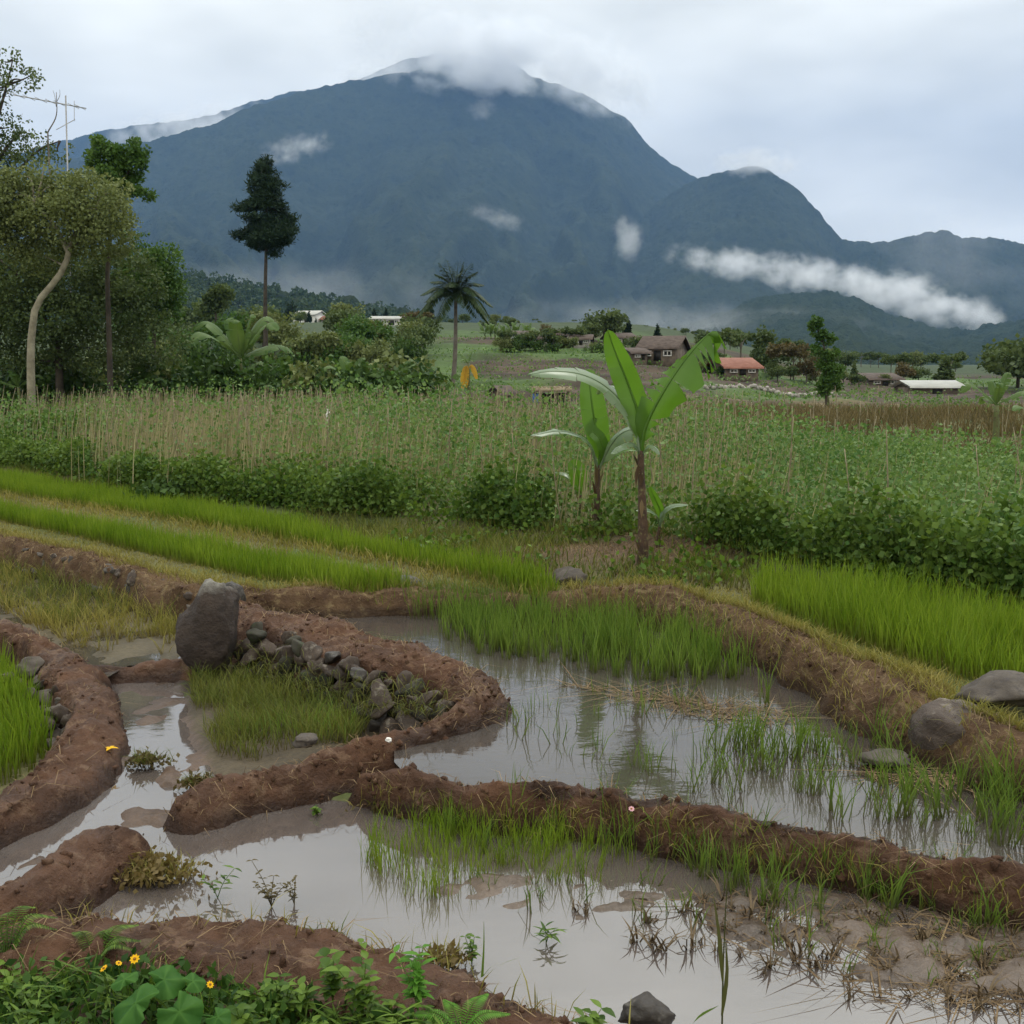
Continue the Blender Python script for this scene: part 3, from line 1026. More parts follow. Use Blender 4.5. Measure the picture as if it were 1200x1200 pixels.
# verge between rice and bean field, and other rough ground
P_V = WL([(-300, 535, .45), (0, 560, .45), (100, 575, .45), (200, 592, .45), (300, 606, .45), (400, 625, .45), (450, 640, .45), (540, 655, .45), (640, 676, .45), (700, 680, .45), (800, 688, .45),
          (900, 690, .45), (1000, 700, .45), (1200, 730, .45), (1400, 765, .45), (1400, 720, .5), (1200, 695, .5), (1050, 675, .5), (900, 648, .5), (830, 640, .5), (640, 618, .5), (400, 598, .5),
          (250, 584, .5), (130, 567, .5), (0, 544, .5), (-300, 520, .5)])
rg = np.random.default_rng(29)
Bv = in_poly(P_V, 26000, rg)
dm = np.hypot((Bv[:, 0] - MOUND[0]) / 2.0, (Bv[:, 1] - MOUND[1]) / 1.1)
Bv = Bv[(rg.random(len(Bv)) < sstep(.35, .9, dm) + .22) & patch_mask(Bv, .7, -.9, .2, 3, rg)]
V, FS, r, t = blades(Bv, rg.uniform(.08, .24, len(Bv)), .013, rg, .5)
tag(mk('grass', V, FS, M['grass'], rnd=r, uvt=t, smooth=False), 'rough grass verge in front of the bean field', 'grass', kind='stuff')
Cv = in_poly(P_V, 15000, rg)
dm = np.hypot((Cv[:, 0] - MOUND[0]) / 1.6, (Cv[:, 1] - MOUND[1]) / .9)
Cv = Cv[(rg.random(len(Cv)) < sstep(.35, .9, dm) + .25) & patch_mask(Cv, 1.1, -.3, .5, 13, rg)]
Cv[:, 2] += np.abs(rg.normal(0, .10, len(Cv)))
V, Fq, r = leaves(Cv, .075, rg, .36, .15)
tag(mk('weeds', V, Fq, M['weed'], rnd=r, smooth=False), 'low broadleaf weeds on the verge below the bean field', 'weeds', kind='stuff')

# short dry straw and grass on the bunds and the banana mound
rg = np.random.default_rng(31)
Bs = [bund_points('f', 3800, rg, -.7, .9), bund_points('3', 2600, rg, -.9, .9), bund_points('2', 600, rg, -1, .8), bund_points('y', 450, rg, -.8, .8), bund_points('w', 600, rg, -.8, .85), bund_points('near', 700, rg, -.6, .6, .1, .8), bund_points('p1', 500, rg, -.8, .8)]
mo = np.column_stack([rg.normal(MOUND[0] + .2, 1.1, 4500), rg.normal(MOUND[1], .5, 4500)])
Bs.append(np.column_stack([mo, ground_z(mo[:, 0], mo[:, 1], False)]))
Bs = np.concatenate(Bs)
V, FS, r, t = blades(Bs, rg.uniform(.02, .09, len(Bs)), .005, rg, 1.6, bend=1.4)
tag(mk('dry_straw', V, FS, M['straw'], rnd=r, uvt=t, smooth=False), 'bits of dry straw strewn over the mud bunds', 'straw', kind='stuff')
Bg = np.concatenate([bund_points('f', 9500, rg, .0, 1.0), bund_points('3', 6500, rg, .15, 1.0, .05, 1), bund_points('3', 900, rg, -.9, -.2), bund_points('2', 900, rg, -1, -.55), bund_points('near', 450, rg, .1, 1.)])
V, FS, r, t = blades(Bg, rg.uniform(.04, .15, len(Bg)), .007, rg, .7)
tag(mk('grass', V, FS, M['ygrass'], rnd=r, uvt=t, smooth=False), 'short yellow green grass growing along the bund tops', 'grass', kind='stuff')
grass_stuff('grass', PW['F'], 700, .065, .008, 'ygrass', 'short yellow grass between the upper rice strips', 61, .7, maxn=40000)
grass_stuff('grass', WL([(800, 692, .44), (880, 686, .44), (1000, 698, .44), (1400, 765, .44), (1400, 870, .44), (1110, 800, .44), (950, 745, .44), (850, 712, .44)]), 800, .07, .008, 'ygrass', 'short yellow grass between right bund and its rice bed', 62, .7)
# fringe along the middle line between the two rice strips
Pm = spline(WL(L_mid), 400)
Bm = Pm[rg.integers(0, 400, 5000)] + rg.normal(0, .11, (5000, 3)) * np.array([1, 1, .0]) - np.array([0, 0, .05])
V, FS, r, t = blades(Bm, rg.uniform(.06, .2, len(Bm)), .011, rg, .6)
tag(mk('grass', V, FS, M['ygrass'], rnd=r, uvt=t, smooth=False), 'thin yellow grass line parting the two rice strips', 'grass', kind='stuff')

# ------------------------------------------------------------------ single rice tufts


def tuft_mesh(name, seed, n, h, w, lean, mat, spread=.02):
    rng = np.random.default_rng(seed)
    B = rng.normal(0, spread, (n, 3)) * np.array([1, 1, 0])
    V, FS, r, t = blades(B, h * rng.uniform(.55, 1.05, n), w, rng, lean)
    return mk(name, V, FS, M[mat], rnd=r, uvt=t, smooth=False)


def scatter(protos, pts, labels, cat, group, rng, smin=.7, smax=1.2, tilt=.08):
    """each point one object; first use of a prototype is the prototype itself"""
    for k, p in enumerate(pts):
        q = protos[int(rng.integers(len(protos)))]
        o = q if 'category' not in q.keys() else q.copy()
        if o is not q:
            COL.objects.link(o)
        sc = rng.uniform(smin, smax)
        o.location = Vector([float(c) for c in p[:3]])
        o.rotation_euler = (rng.normal(0, tilt), rng.normal(0, tilt), rng.uniform(0, 6.28))
        o.scale = (sc, sc, sc * rng.uniform(.85, 1.15))
        tag(o, labels, cat, group)
    for q in protos:                      # a prototype nothing used is dropped
        if 'category' not in q.keys():
            bpy.data.objects.remove(q)


rg = np.random.default_rng(41)
mkprot = lambda s, n, h: [tuft_mesh('rice_tuft', s + i, int(n * (.6 + .2 * i)), h * (.75 + .07 * i), .0075, .32, 'rice_dark', .03) for i in range(6)]
pts = [W(px, py, .19) for px, py in [(985, 962), (978, 950), (865, 930), (852, 942), (1045, 965), (1062, 958), (1078, 972), (1096, 958), (1135, 984), (1165, 988), (1187, 992), (1150, 960), (1120, 940), (1100, 920), (1085, 935),
                                      (1065, 935), (1040, 920), (1180, 950), (1195, 930), (930, 890), (912, 885), (945, 905), (895, 905), (880, 880), (835, 920), (815, 930)]]
Pb = WL([(860, 850, .2), (1040, 870, .2), (1080, 905, .2), (1200, 930, .2), (1280, 980, .2), (1200, 1000, .2), (1050, 968, .2), (900, 925, .2), (820, 915, .2)])
pts += list(in_poly(Pb, 62, rg, .19))
scatter(mkprot(410, 12, .36), pts, 'green rice tuft standing in bright water at the right of middle paddy', 'rice tuft', 'rice tufts in the right of middle paddy', rg)
Pb2 = WL([(590, 840, .2), (700, 800, .2), (850, 830, .2), (860, 900, .2), (820, 930, .2), (700, 915, .2), (610, 880, .2)])
pts = list(in_poly(Pb2, 58, rg, .18))
scatter(mkprot(430, 4, .25), pts, 'thin sparse rice tuft in the grey middle water', 'rice tuft', 'thin rice tufts in the grey water', rg, .6, 1.1)
pts = [W(px, py, -.01) for px, py in [(855, 1045), (848, 1020), (905, 1062), (900, 1048), (1000, 1045), (1015, 1055), (1040, 1060), (1055, 1050), (1105, 1055), (1120, 1068), (1165, 1095), (1170, 1080), (820, 1010), (790, 1008),
                                       (770, 1000), (830, 985), (735, 1000), (715, 985), (690, 980), (1080, 1040), (1140, 1045), (970, 1035), (930, 1030), (525, 985), (530, 975), (565, 1000), (650, 985), (600, 975), (880, 1010)]]
Pa = WL([(650, 985, 0), (850, 985, 0), (1000, 1025, 0), (1200, 1060, 0), (1200, 1100, 0), (1000, 1062, 0), (850, 1040, 0), (700, 1010, 0)])
pts += list(in_poly(Pa, 30, rg, -.01))
scatter(mkprot(450, 11, .33), pts, 'green rice tuft in the front paddy below the long bund', 'rice tuft', 'rice tufts in the front paddy', rg)

Pa2 = WL([(560, 1030, 0), (800, 1010, 0), (1000, 1040, 0), (1220, 1085, 0), (1220, 1170, 0), (1000, 1150, 0), (760, 1095, 0), (600, 1070, 0)])
scatter([tuft_mesh('rice_tuft', 490 + i, 5, .15, .006, .4, 'rice_dark') for i in range(6)], list(in_poly(Pa2, 85, rg, -.005)), 'small thin rice sprout on the wet mud of front paddy', 'rice tuft', 'thin rice sprouts on the front mud', rg, .6, 1.3)
# dark rotting stubble and fallen straw on the mud
prot = []
for i in range(5):
    rng = np.random.default_rng(470 + i)
    n = 9
    B = rng.normal(0, .014, (n, 3)) * np.array([1, 1, 0])
    V, FS, r, t = blades(B, rng.uniform(.025, .085, n), .009, rng, .9)
    prot.append(mk('rice_stubble', V, FS, M['mudstub'], rnd=r, uvt=t, smooth=False))
Ps = WL([(640, 1060, 0), (900, 1050, 0), (1200, 1095, 0), (1230, 1190, 0), (1060, 1185, 0), (850, 1135, 0), (700, 1095, 0)])
scatter(prot, list(in_poly(Ps, 95, rg, .0)), 'dark rotten rice stubble on wet mud of the front paddy', 'stubble', 'rice stubble in the front paddy', rg, .7, 1.3)
Bs = in_poly(Ps, 1000, rg, .012)
Bs = Bs[patch_mask(Bs, 1.6, -.6, .25, 77, rg)]
V, FS, r, t = blades(Bs, rg.uniform(.04, .17, len(Bs)), .008, rg, 2.2, dirs=rg.normal(2.75, 1.3, len(Bs)), bend=.2)
V[:, 2] = .012 + (V[:, 2] - .012) * .10 + .006 * rg.random(len(V))
tag(mk('fallen_straw', V, FS, M['straw'], rnd=r * .55, uvt=t, smooth=False), 'brown straw lying flat on wet mud of the front paddy', 'straw', kind='stuff')
Pq = WL([(640, 800, .2), (900, 830, .2), (1080, 880, .2), (1180, 930, .2), (1000, 915, .2), (860, 850, .2)])
Bs = in_poly(Pq, 1500, rg, .205)
Bs = Bs[patch_mask(Bs, 1.3, -.2, .4, 79, rg)]
V, FS, r, t = blades(Bs, rg.uniform(.06, .25, len(Bs)), .010, rg, 2.2, bend=.2)
V[:, 2] = .205 + (V[:, 2] - .205) * .12
tag(mk('fallen_straw', V, FS, M['straw'], rnd=r * .8, uvt=t, smooth=False), 'rotting leaves floating beside the right bund', 'straw', kind='stuff')

rgw = np.random.default_rng(67)
wp = spline(WL([(278, 784, .06), (340, 803, .06), (400, 824, .08), (460, 836, .14), (515, 834, .25)]), 200)
Bw = wp[rgw.integers(0, 200, 900)] + np.column_stack([rgw.normal(0, .05, 900), rgw.uniform(-.14, -.02, 900), rgw.uniform(-.02, .30, 900) * rgw.random(900)])
V, FS, r, t = blades(Bw, rgw.uniform(.05, .16, len(Bw)), .006, rgw, .9, bend=1.2)
tag(mk('grass', V, FS, M['grass'], rnd=r, uvt=t, smooth=False), 'grass growing out of the joints of stone wall', 'grass', kind='stuff')
# crumbs of earth on the bunds
_bm = bmesh.new()
bmesh.ops.create_icosphere(_bm, subdivisions=1, radius=1.0)
ICO1 = (np.array([v.co[:] for v in _bm.verts]), np.array([[v.index for v in f.verts] for f in _bm.faces]))
_bm.free()
Bc = np.concatenate([bund_points('near', 420, rg, -.95, .8, .15, .75), bund_points('left', 130, rg, -.9, .9), bund_points('y', 260, rg, -.9, .9), bund_points('w', 420, rg, -.9, .9), bund_points('2', 420, rg, -.95, .9), bund_points('p1', 330, rg, -.9, .9, .2, 1),
                     bund_points('3', 300, rg, -.9, .6), bund_points('f', 300, rg, -.9, .4)])
mb = MB()
for c in Bc:
    sz = .006 + .022 * rg.random() ** 2.5
    v = ICO1[0] * (1 + .35 * rg.normal(size=(len(ICO1[0]), 1)).clip(-1, 1)) * sz * rg.uniform(.6, 1.3, 3)
    mb.add(v + c, ICO1[1], 0.0)
tag(mb.build('soil_crumbs', M['mud']), 'crumbs and clods of brown earth lying on the bunds', 'soil crumbs', kind='stuff')

# ------------------------------------------------------------------ small leafy plants


def leaf6(base, d, side, L, wd, droop=.15, fold=.1):
    """pointed oval leaf: 8 outline points and a midrib row"""
    t = np.array([0, .2, .45, .72, 1.0])
    wv = np.array([.02, .75, 1.0, .65, 0.0]) * wd * .5
    nn = np.cross(side, d)
    if nn[2] < 0:
        nn = -nn
    c = base + d * (t * L)[:, None] - np.array([0, 0, 1.0]) * (t ** 2 * L * droop)[:, None]
    l = c + side * wv[:, None] + nn * (wv * fold * 2)[:, None]
    r = c - side * wv[:, None] + nn * (wv * fold * 2)[:, None]
    V = np.vstack([c, l, r])
    F1 = [[k, k + 1, 5 + k + 1, 5 + k] for k in range(4)] + [[k, 10 + k, 10 + k + 1, k + 1] for k in range(4)]
    return V, np.array(F1)


def weed_plant(name, seed, h, nstem, L, wd, mat, pairs=5, spread=.5, stemr=.0025, parent=None):
    rng = np.random.default_rng(seed)
    mb = MB()
    for s in range(nstem):
        a = rng.uniform(0, 6.28)
        le = rng.uniform(.1, spread)
        hh = h * rng.uniform(.6, 1.1)
        top = np.array([math.cos(a) * le * hh, math.sin(a) * le * hh, hh])
        P = spline([[0, 0, 0], top * np.array([.35, .35, .55]), top], 8)
        v, f = tube(P, np.linspace(stemr, stemr * .5, 8), 4)
        mb.add(v, f, .6)
        for k in range(pairs):
            tt = .25 + .75 * (k + 1) / pairs
            p = P[min(7, int(tt * 7))]
            b = rng.uniform(0, 6.28)
            for q in (0, PI):
                dd = unit(np.array([math.cos(b + q), math.sin(b + q), rng.uniform(.0, .7)]))
                sd = unit(np.cross(dd, [0, 0, 1.0]))
                v, f = leaf6(p, dd, sd, L * rng.uniform(.6, 1.15), wd * rng.uniform(.7, 1.1), rng.uniform(.1, .5))
                mb.add(v, f, rng.random())
    return mb.build(name, M[mat], parent)


rg = np.random.default_rng(51)
prot = [weed_plant('leafy_weed', 510 + i, .13 + .02 * (i % 3), 4, .055, .028, 'weed', 4 + i % 2) for i in range(5)]
prot += [weed_plant('leafy_weed', 520 + i, .14, 4, .10, .012, 'weed', 5) for i in range(4)]
pts = []
while len(pts) < 190:
    px = rg.uniform(-60, 520)
    lo = np.interp(px, [-60, 0, 150, 250, 420, 520], [1140, 1138, 1148, 1160, 1178, 1210])
    py = rg.uniform(lo, 1300)
    p = W(px, py, .13)
    p[2] = gz(p[0], p[1]) - .01
    if 85 < px < 290 and py > 1128 and rg.random() < .93:
        continue
    pts.append(p)
scatter(prot, pts, 'small leafy green weed on the near bank below front paddy', 'weed', 'leafy weeds on the near bank', rg, .55, 1.15, .15)
Pn = WL([(-120, 1136, .13), (0, 1134, .13), (150, 1144, .13), (260, 1156, .13), (420, 1176, .13), (500, 1205, .13), (560, 1240, .13), (560, 1420, .1), (-300, 1420, .1)])
Cn = in_poly(Pn, 9000, rg)
Cn[:, 2] += np.abs(rg.normal(0, .05, len(Cn)))
V, Fq, r = leaves(Cn, .045, rg, .3, .2)
tag(mk('undergrowth', V, Fq, M['weeddark'], rnd=r, smooth=False), 'dense dark undergrowth covering the near bank', 'undergrowth', kind='stuff')
Bn = in_poly(Pn, 1300, rg)
V, FS, r, t = blades(Bn, rg.uniform(.06, .20, len(Bn)), .008, rg, .6)
tag(mk('grass', V, FS, M['weed'], rnd=r, uvt=t, smooth=False), 'narrow grass blades among the near bank weeds', 'grass', kind='stuff')

# weed clumps standing out from the rest
sp = [(490, 1185, .14, 'bright leafy plant at the right end of near bank weeds', .22, 6, .07, .03, 'fern'),
      (390, 1175, .14, 'round leaved plant beside the broad pumpkin leaves', .20, 5, .06, .045, 'weed'),
      (425, 1192, .14, 'taller leafy plant on the crest of near bank at its middle', .24, 5, .065, .04, 'weed'),
      (690, 1215, .10, 'small green seedling left of the black wet rock', .12, 3, .07, .035, 'weed'),
      (553, 1130, .0, 'water weed with small leaves standing off the near bank', .12, 4, .04, .02, 'weed'),
      (255, 1052, .0, 'upright green sprig in water beside the weed island', .14, 2, .07, .02, 'weed'),
      (318, 1062, .0, 'straggling water weed in the middle of front water', .18, 6, .035, .018, 'grass'),
      (345, 1060, .0, 'thin branching water weed right of the straggling one', .13, 3, .03, .016, 'grass'),
      (372, 955, .0, 'little dark plant floating near the curved bund', .05, 4, .035, .02, 'weed'),
      (640, 1105, .0, 'green sprig bent over the water by the tall blade', .10, 2, .08, .015, 'weed')]
for k, (px, py, z, lab, h, ns, L, wd, mt) in enumerate(sp):
    o = weed_plant('water_weed' if z < .05 else 'leafy_weed', 600 + k, h, ns, L, wd, mt, 5, .9 if z < .05 else .5)
    p = W(px, py, z)
    o.location = Vector(p)
    tag(o, lab, 'weed')
# tangled weed island in the front water, and small one in the channel
for px, py, sx, sy, n, hz_, lab in ((178, 1025, .20, .13, 700, .07, 'tangled yellow green weed island in the front water at left'),
                                    (170, 893, .12, .08, 320, .04, 'small weedy mud patch in the channel'),
                                    (232, 920, .10, .06, 260, .05, 'weeds hanging on the bund gap between channel and front water'),
                                    (475, 945, .2, .06, 220, .03, 'weed fringe under the long bund at its left end'),
                                    (390, 1105, .05, .04, 90, .03, 'small weed on the edge of near bank'),
                                    (520, 1125, .1, .05, 160, .04, 'yellow weeds on the water side of the near bank')):
    rng = np.random.default_rng(int(px))
    c = W(px, py, 0.03)
    C = rng.normal(0, 1, (n, 3)) * np.array([sx * .5, sy * .5, hz_ * .6])
    C[:, 2] = np.abs(C[:, 2]) * np.exp(-(C[:, 0] / sx) ** 2)
    mb = MB()
    V, Fq, r = leaves(C, .04, rng, .28, .2)
    mb.add(V, Fq, r)
    B = C[: n // 3] * np.array([1, 1, 0])
    V, FS, r, t = blades(B, rng.uniform(.04, .11, len(B)), .006, rng, .9)
    mb.add(V, FS, r, t)
    o = mb.build('weed_clump', M['ygrass'] if px in (178, 520) else M['grass'], smooth=False)
    o.location = Vector(c)
    tag(o, lab, 'weed')

# one very tall grass stalk rising in front of the paddy and a broad blade by the black rock
mb = MB()
p0 = W(846, 1215, .1)
q = [p0, AT(848, 1120, p0[1] + .05), AT(853, 1030, p0[1] + .1), AT(862, 955, p0[1] + .15)]
v, f = tube(spline(q, 20) - p0, np.linspace(.004, .0015, 20), 5)
mb.add(v, f, .4)
for (a, b, c_) in (((847, 1150), (842, 1090), (836, 1050)), ((846, 1190), (852, 1140), (850, 1100))):
    Pb_ = spline([AT(*a, p0[1]), AT(*b, p0[1] + .03), AT(*c_, p0[1] + .06)], 6) - p0
    wv = np.array([.004, .008, .008, .006, .004, .001])[:, None] * np.array([1, 0, 0])
    mb.add(np.vstack([Pb_ - wv, Pb_ + wv]), np.array([[k, k + 1, 7 + k, 6 + k] for k in range(5)]), .5)
o = mb.build('grass_stalk', M['rice_dark'])
o.location = Vector(p0)
tag(o, 'single tall thin grass stalk rising at the bottom edge right of centre', 'grass stalk')
p0 = W(800, 1225, .1)
Pb_ = spline([p0, AT(815, 1195, p0[1]), AT(843, 1178, p0[1] - .03)], 9) - p0
wv = (.016 * np.sin(np.linspace(.25, PI, 9)))[:, None] * np.array([.5, 0, .8])
o = mk('broad_grass', np.vstack([Pb_ - wv, Pb_ + wv]), np.array([[k, k + 1, 10 + k, 9 + k] for k in range(8)]), M['rice_dark'], rnd=np.full(18, .5), uvt=np.ones(18))
o.location = Vector(p0)
tag(o, 'broad green blade leaning out right of the black wet rock', 'grass blade')
p0 = W(565, 1145, .02)
mb = MB()
for tx, ty, ww in ((567, 1080, .007), (610, 1122, .006), (585, 1128, .004)):
    Pb_ = spline([p0, AT((565 + tx) / 2 + 1, (1145 + ty) / 2 - 4, p0[1]), AT(tx, ty, p0[1])], 7) - p0
    wv = (ww * np.linspace(1, .1, 7))[:, None] * np.array([.9, .3, .4])
    mb.add(np.vstack([Pb_ - wv, Pb_ + wv]), np.array([[k, k + 1, 8 + k, 7 + k] for k in range(6)]), .5, 1)
o = mb.build('broad_grass', M['rice_dark'])
o.location = Vector(p0)
tag(o, 'three bladed grass sprig in front water at the near bank', 'grass blade')


# ferns
def fern(px, py, z, fronds, L, mat, label, seed, a0=0, a1=6.28, rise=.5):
    rng = np.random.default_rng(seed)
    p = W(px, py, z)
    t = thing('fern', p, label, 'fern')
    for k in range(fronds):
        a = a0 + (a1 - a0) * (k + rng.uniform(.2, .8)) / fronds
        l = L * rng.uniform(.8, 1.1)
        d = np.array([math.cos(a), math.sin(a), 0])
        P = spline([[0, 0, 0], d * l * .45 + [0, 0, l * rise], d * l + [0, 0, l * rise * .7]], 26)
        mb = MB()
        v, f = tube(P, np.linspace(.003, .001, 26), 4)
        mb.add(v, f, .3)
        T = unit(np.gradient(P, axis=0))
        for i in range(3, 26):
            S = unit(np.cross(T[i], [0, 0, 1.0]))
            wl = l * .20 * math.sin(PI * min(1, (i + 1) / 27) ** .7) + .006
            for sg in (-1, 1):
                dd = unit(S * sg + T[i] * .35 + np.array([0, 0, -.1]))
                v, f = leaf6(P[i], dd, unit(np.cross(dd, [0, 0, 1.0])), wl, l * .038, .2)
                mb.add(v, f, rng.random())
        mb.build('frond', M[mat], t)
    return t


fern(540, 1212, .12, 7, .20, 'fern', 'bright green feathery fern at the bottom edge of near bank', 71, 0, PI * 2, .35)
fern(112, 1128, .14, 5, .20, 'weed', 'dark green fern on the near bank left of the yellow flowers', 72, -.4, 2.6, .5)
fern(8, 1125, .14, 6, .22, 'weed', 'dark green fern at the left edge of near bank', 73, .2, 3.0, .7)

# broad pumpkin leaves
pk = thing('pumpkin_plant', W(180, 1185, .12), 'plant with big dark heart shaped leaves on near bank', 'pumpkin plant')
pk0 = np.array(pk.location)
for k, (px, py, ly, sz, az) in enumerate(((158, 1176, 3.72, .105, 2.9), (192, 1148, 3.86, .08, .3), (210, 1186, 3.66, .09, -.7), (146, 1148, 3.9, .055, 2.2), (226, 1150, 3.86, .05, .5), (255, 1192, 3.7, .05, -.5))):
    c = AT(px, py, ly) - pk0
    rng = np.random.default_rng(80 + k)
    n = 60
    th = np.linspace(-PI, PI, n, endpoint=False)
    rr = (.55 + .45 * np.abs(np.cos(th / 2)) ** .6 + .05 * np.cos(5 * th) + .025 * np.cos(23 * th)) * sz
    rr = rr * np.where(np.abs(th) > 2.6, .62, 1.0)
    rings = [0.0, .2, .4, .6, .8, 1.0]
    V = [np.zeros((1, 3))]
    for q in rings[1:]:
        V.append(np.column_stack([np.cos(th) * rr * q, np.sin(th) * rr * q, -.22 * sz * q ** 2 + .06 * sz * np.cos(5 * th) * q + .03 * sz * fbm(np.cos(th) * q * 3 + k, np.sin(th) * q * 3, oct=3, seed=k)]))
    V = np.vstack(V)
    FS = [np.array([[0, 1 + i, 1 + (i + 1) % n] for i in range(n)]), np.array([[1 + a * n + i, 1 + (a + 1) * n + i, 1 + (a + 1) * n + (i + 1) % n, 1 + a * n + (i + 1) % n] for a in range(4) for i in range(n)])]
    vein = np.concatenate([[.9], np.tile(.25 + .55 * np.abs(np.cos(2.5 * th)) ** 14, 5)])
    Rm = np.array(Matrix.Rotation(az, 3, 'Z') @ Matrix.Rotation(rng.uniform(.2, .5), 3, 'Y'))
    tl = np.array(Matrix.Rotation(.45, 3, 'X'))
    V = V @ Rm.T @ tl.T + c
    o = mk('leaf', V, FS, M['bigleaf'], pk, rnd=vein)
    v, f = tube(spline([[0, 0, -.02], c * .5 + [0, 0, .0], c], 8), .004, 5)
    mk('leaf_stalk', v, f, M['bigleaf'], o, rnd=np.full(len(v), .8))

# yellow flowers


def flower(px, py, Y, label, r=.02, mat='petal', name='yellow_flower', cat='flower', tilt=(.7, 0)):
    c = AT(px, py, Y)
    g = gz(c[0], c[1])
    t = thing(name, (c[0], c[1], g), label, cat)
    hgt = c[2] - g
    v, f = tube(spline([[.01, 0.02, 0], [0, .01, hgt * .6], [0, 0, hgt]], 8), .0018, 4)
    mk('stalk', v, f, M['weed'], t, rnd=np.full(len(v), .5))
    mb = MB()
    Rm = np.array(Matrix.Rotation(tilt[0], 3, 'X') @ Matrix.Rotation(tilt[1], 3, 'Y'))
    for k in range(9):
        a = k * 2 * PI / 9
        d = np.array([math.cos(a), math.sin(a), .18])
        v, f = leaf6(np.zeros(3), unit(d), np.array([-math.sin(a), math.cos(a), 0]), r, r * .62, .05)
        mb.add(v @ Rm.T + [0, 0, hgt], f, .5)
    mb.build('petals', M[mat], t)
    v = ICO2[0] * np.array([r * .3, r * .3, r * .15])
    mk('flower_centre', v @ Rm.T + np.array([0, 0, hgt]) + Rm @ np.array([0, 0, .004]), ICO2[1], M['flowercore'], t)


flower(158, 1124, 4.0, 'topmost yellow flower above the pumpkin leaves', .021)
flower(122, 1135, 3.97, 'yellow flower on the left of the pumpkin leaves, leftmost of all', .018, tilt=(.3, -.5))
flower(139, 1129, 3.98, 'small yellow flower between two others on near bank', .014, tilt=(.2, .4))
flower(246, 1154, 3.85, 'lone yellow flower right of the pumpkin leaves', .016, tilt=(.5, .6))
flower(740, 948, 5.75, 'tiny pink flower on the long bund below middle paddy', .018, 'petalpink', 'pink_flower')
# yellow peel on the channel edge
p = W(130, 882, .1)
mb = MB()
for k in range(4):
    a = k * 1.5
    v, f = leaf6(np.zeros(3), unit(np.array([math.cos(a), math.sin(a), .3])), np.array([-math.sin(a), math.cos(a), 0]), .055, .028, .3)
    mb.add(v, f, .4)
o = mb.build('banana_peel', M['petal'])
o.location = Vector(p) + Vector((0, 0, .03))
tag(o, 'yellow banana peel lying on the mud path by the channel', 'peel')

# ------------------------------------------------------------------ bean field
rg = np.random.default_rng(91)
xs, ys = [], []
for row in np.arange(9.5, 46, 1.0):
    x = np.arange(-34, 30, .40)
    xs.append(x + rg.normal(0, .12, len(x)))
    ys.append(row - .10 * x + rg.normal(0, .12, len(x)))
BX, BY = np.concatenate(xs), np.concatenate(ys)
u = BX / BY
back = np.interp(u, [-.6, -.1, .1, .25, .5], [44, 42, 34, 28, 22.5])
ok = (BY > field_front_y(BX) + .35) & (BY < back) & (np.abs(u) < .62)
BX, BY, u = BX[ok], BY[ok], u[ok]
BZ = ground_z(BX, BY, False)
lowr = sstep(.13, .36, u)              # the right part is lower and leafier
lowl = sstep(-.36, -.46, u)
# poles
haspole = (rg.random(len(BX)) > .2 + .72 * lowr) & (rg.random(len(BX)) > lowl * .8)
px_, py_, pz_, pu = BX[haspole], BY[haspole], BZ[haspole], u[haspole]
inview = np.abs(pu) < .475
order = np.argsort(np.where(inview, py_, 1e3 + py_))
protos = []
for i in range(6):
    rng = np.random.default_rng(900 + i)
    hgt = 1.25 + .11 * i
    P = spline([[0, 0, -.1], [.02 * rng.normal(), .02 * rng.normal(), hgt * .5], [.05 * rng.normal(), .05 * rng.normal(), hgt]], 9)
    v, f = tube(P, np.linspace(.011, .006, 9), 6)
    protos.append(mk('bean_stake', v, f, M['bamboo']))


def pole_rot(i, rng):
    lean = np.interp(pu[i], [-.45, -.1, .1, .4], [.20, .07, .03, .02]) + rng.normal(0, .05)
    return (rng.normal(0, .06), lean, rng.uniform(0, 6.28))


for i in order[:300]:
    q = protos[int(rg.integers(6))]
    o = q if 'category' not in q.keys() else q.copy()
    if o is not q:
        COL.objects.link(o)
    o.location = (px_[i], py_[i], pz_[i])
    o.rotation_euler = pole_rot(i, rg)
    tag(o, 'thin pale bamboo stake standing among climbing bean vines', 'bean stake', 'bamboo stakes of the bean field')
mb = MB()
for i in order[300:]:
    hgt = rg.uniform(1.2, 1.65)
    rx, ry, _ = pole_rot(i, rg)
    b = np.array([px_[i], py_[i], pz_[i]])
    P = np.array([b - [0, 0, .1], b + [math.sin(ry) * hgt * .5, -math.sin(rx) * hgt * .5, hgt * .5], b + [math.sin(ry) * hgt, -math.sin(rx) * hgt, hgt]])
    v, f = tube(P, [.016, .013, .010], 4, False)
    mb.add(v, f, rg.random())
o = mb.build('bean_stakes', M['bamboo'])
tag(o, 'far rows of pale bamboo stakes in the bean field', 'bean stakes', kind='stuff')
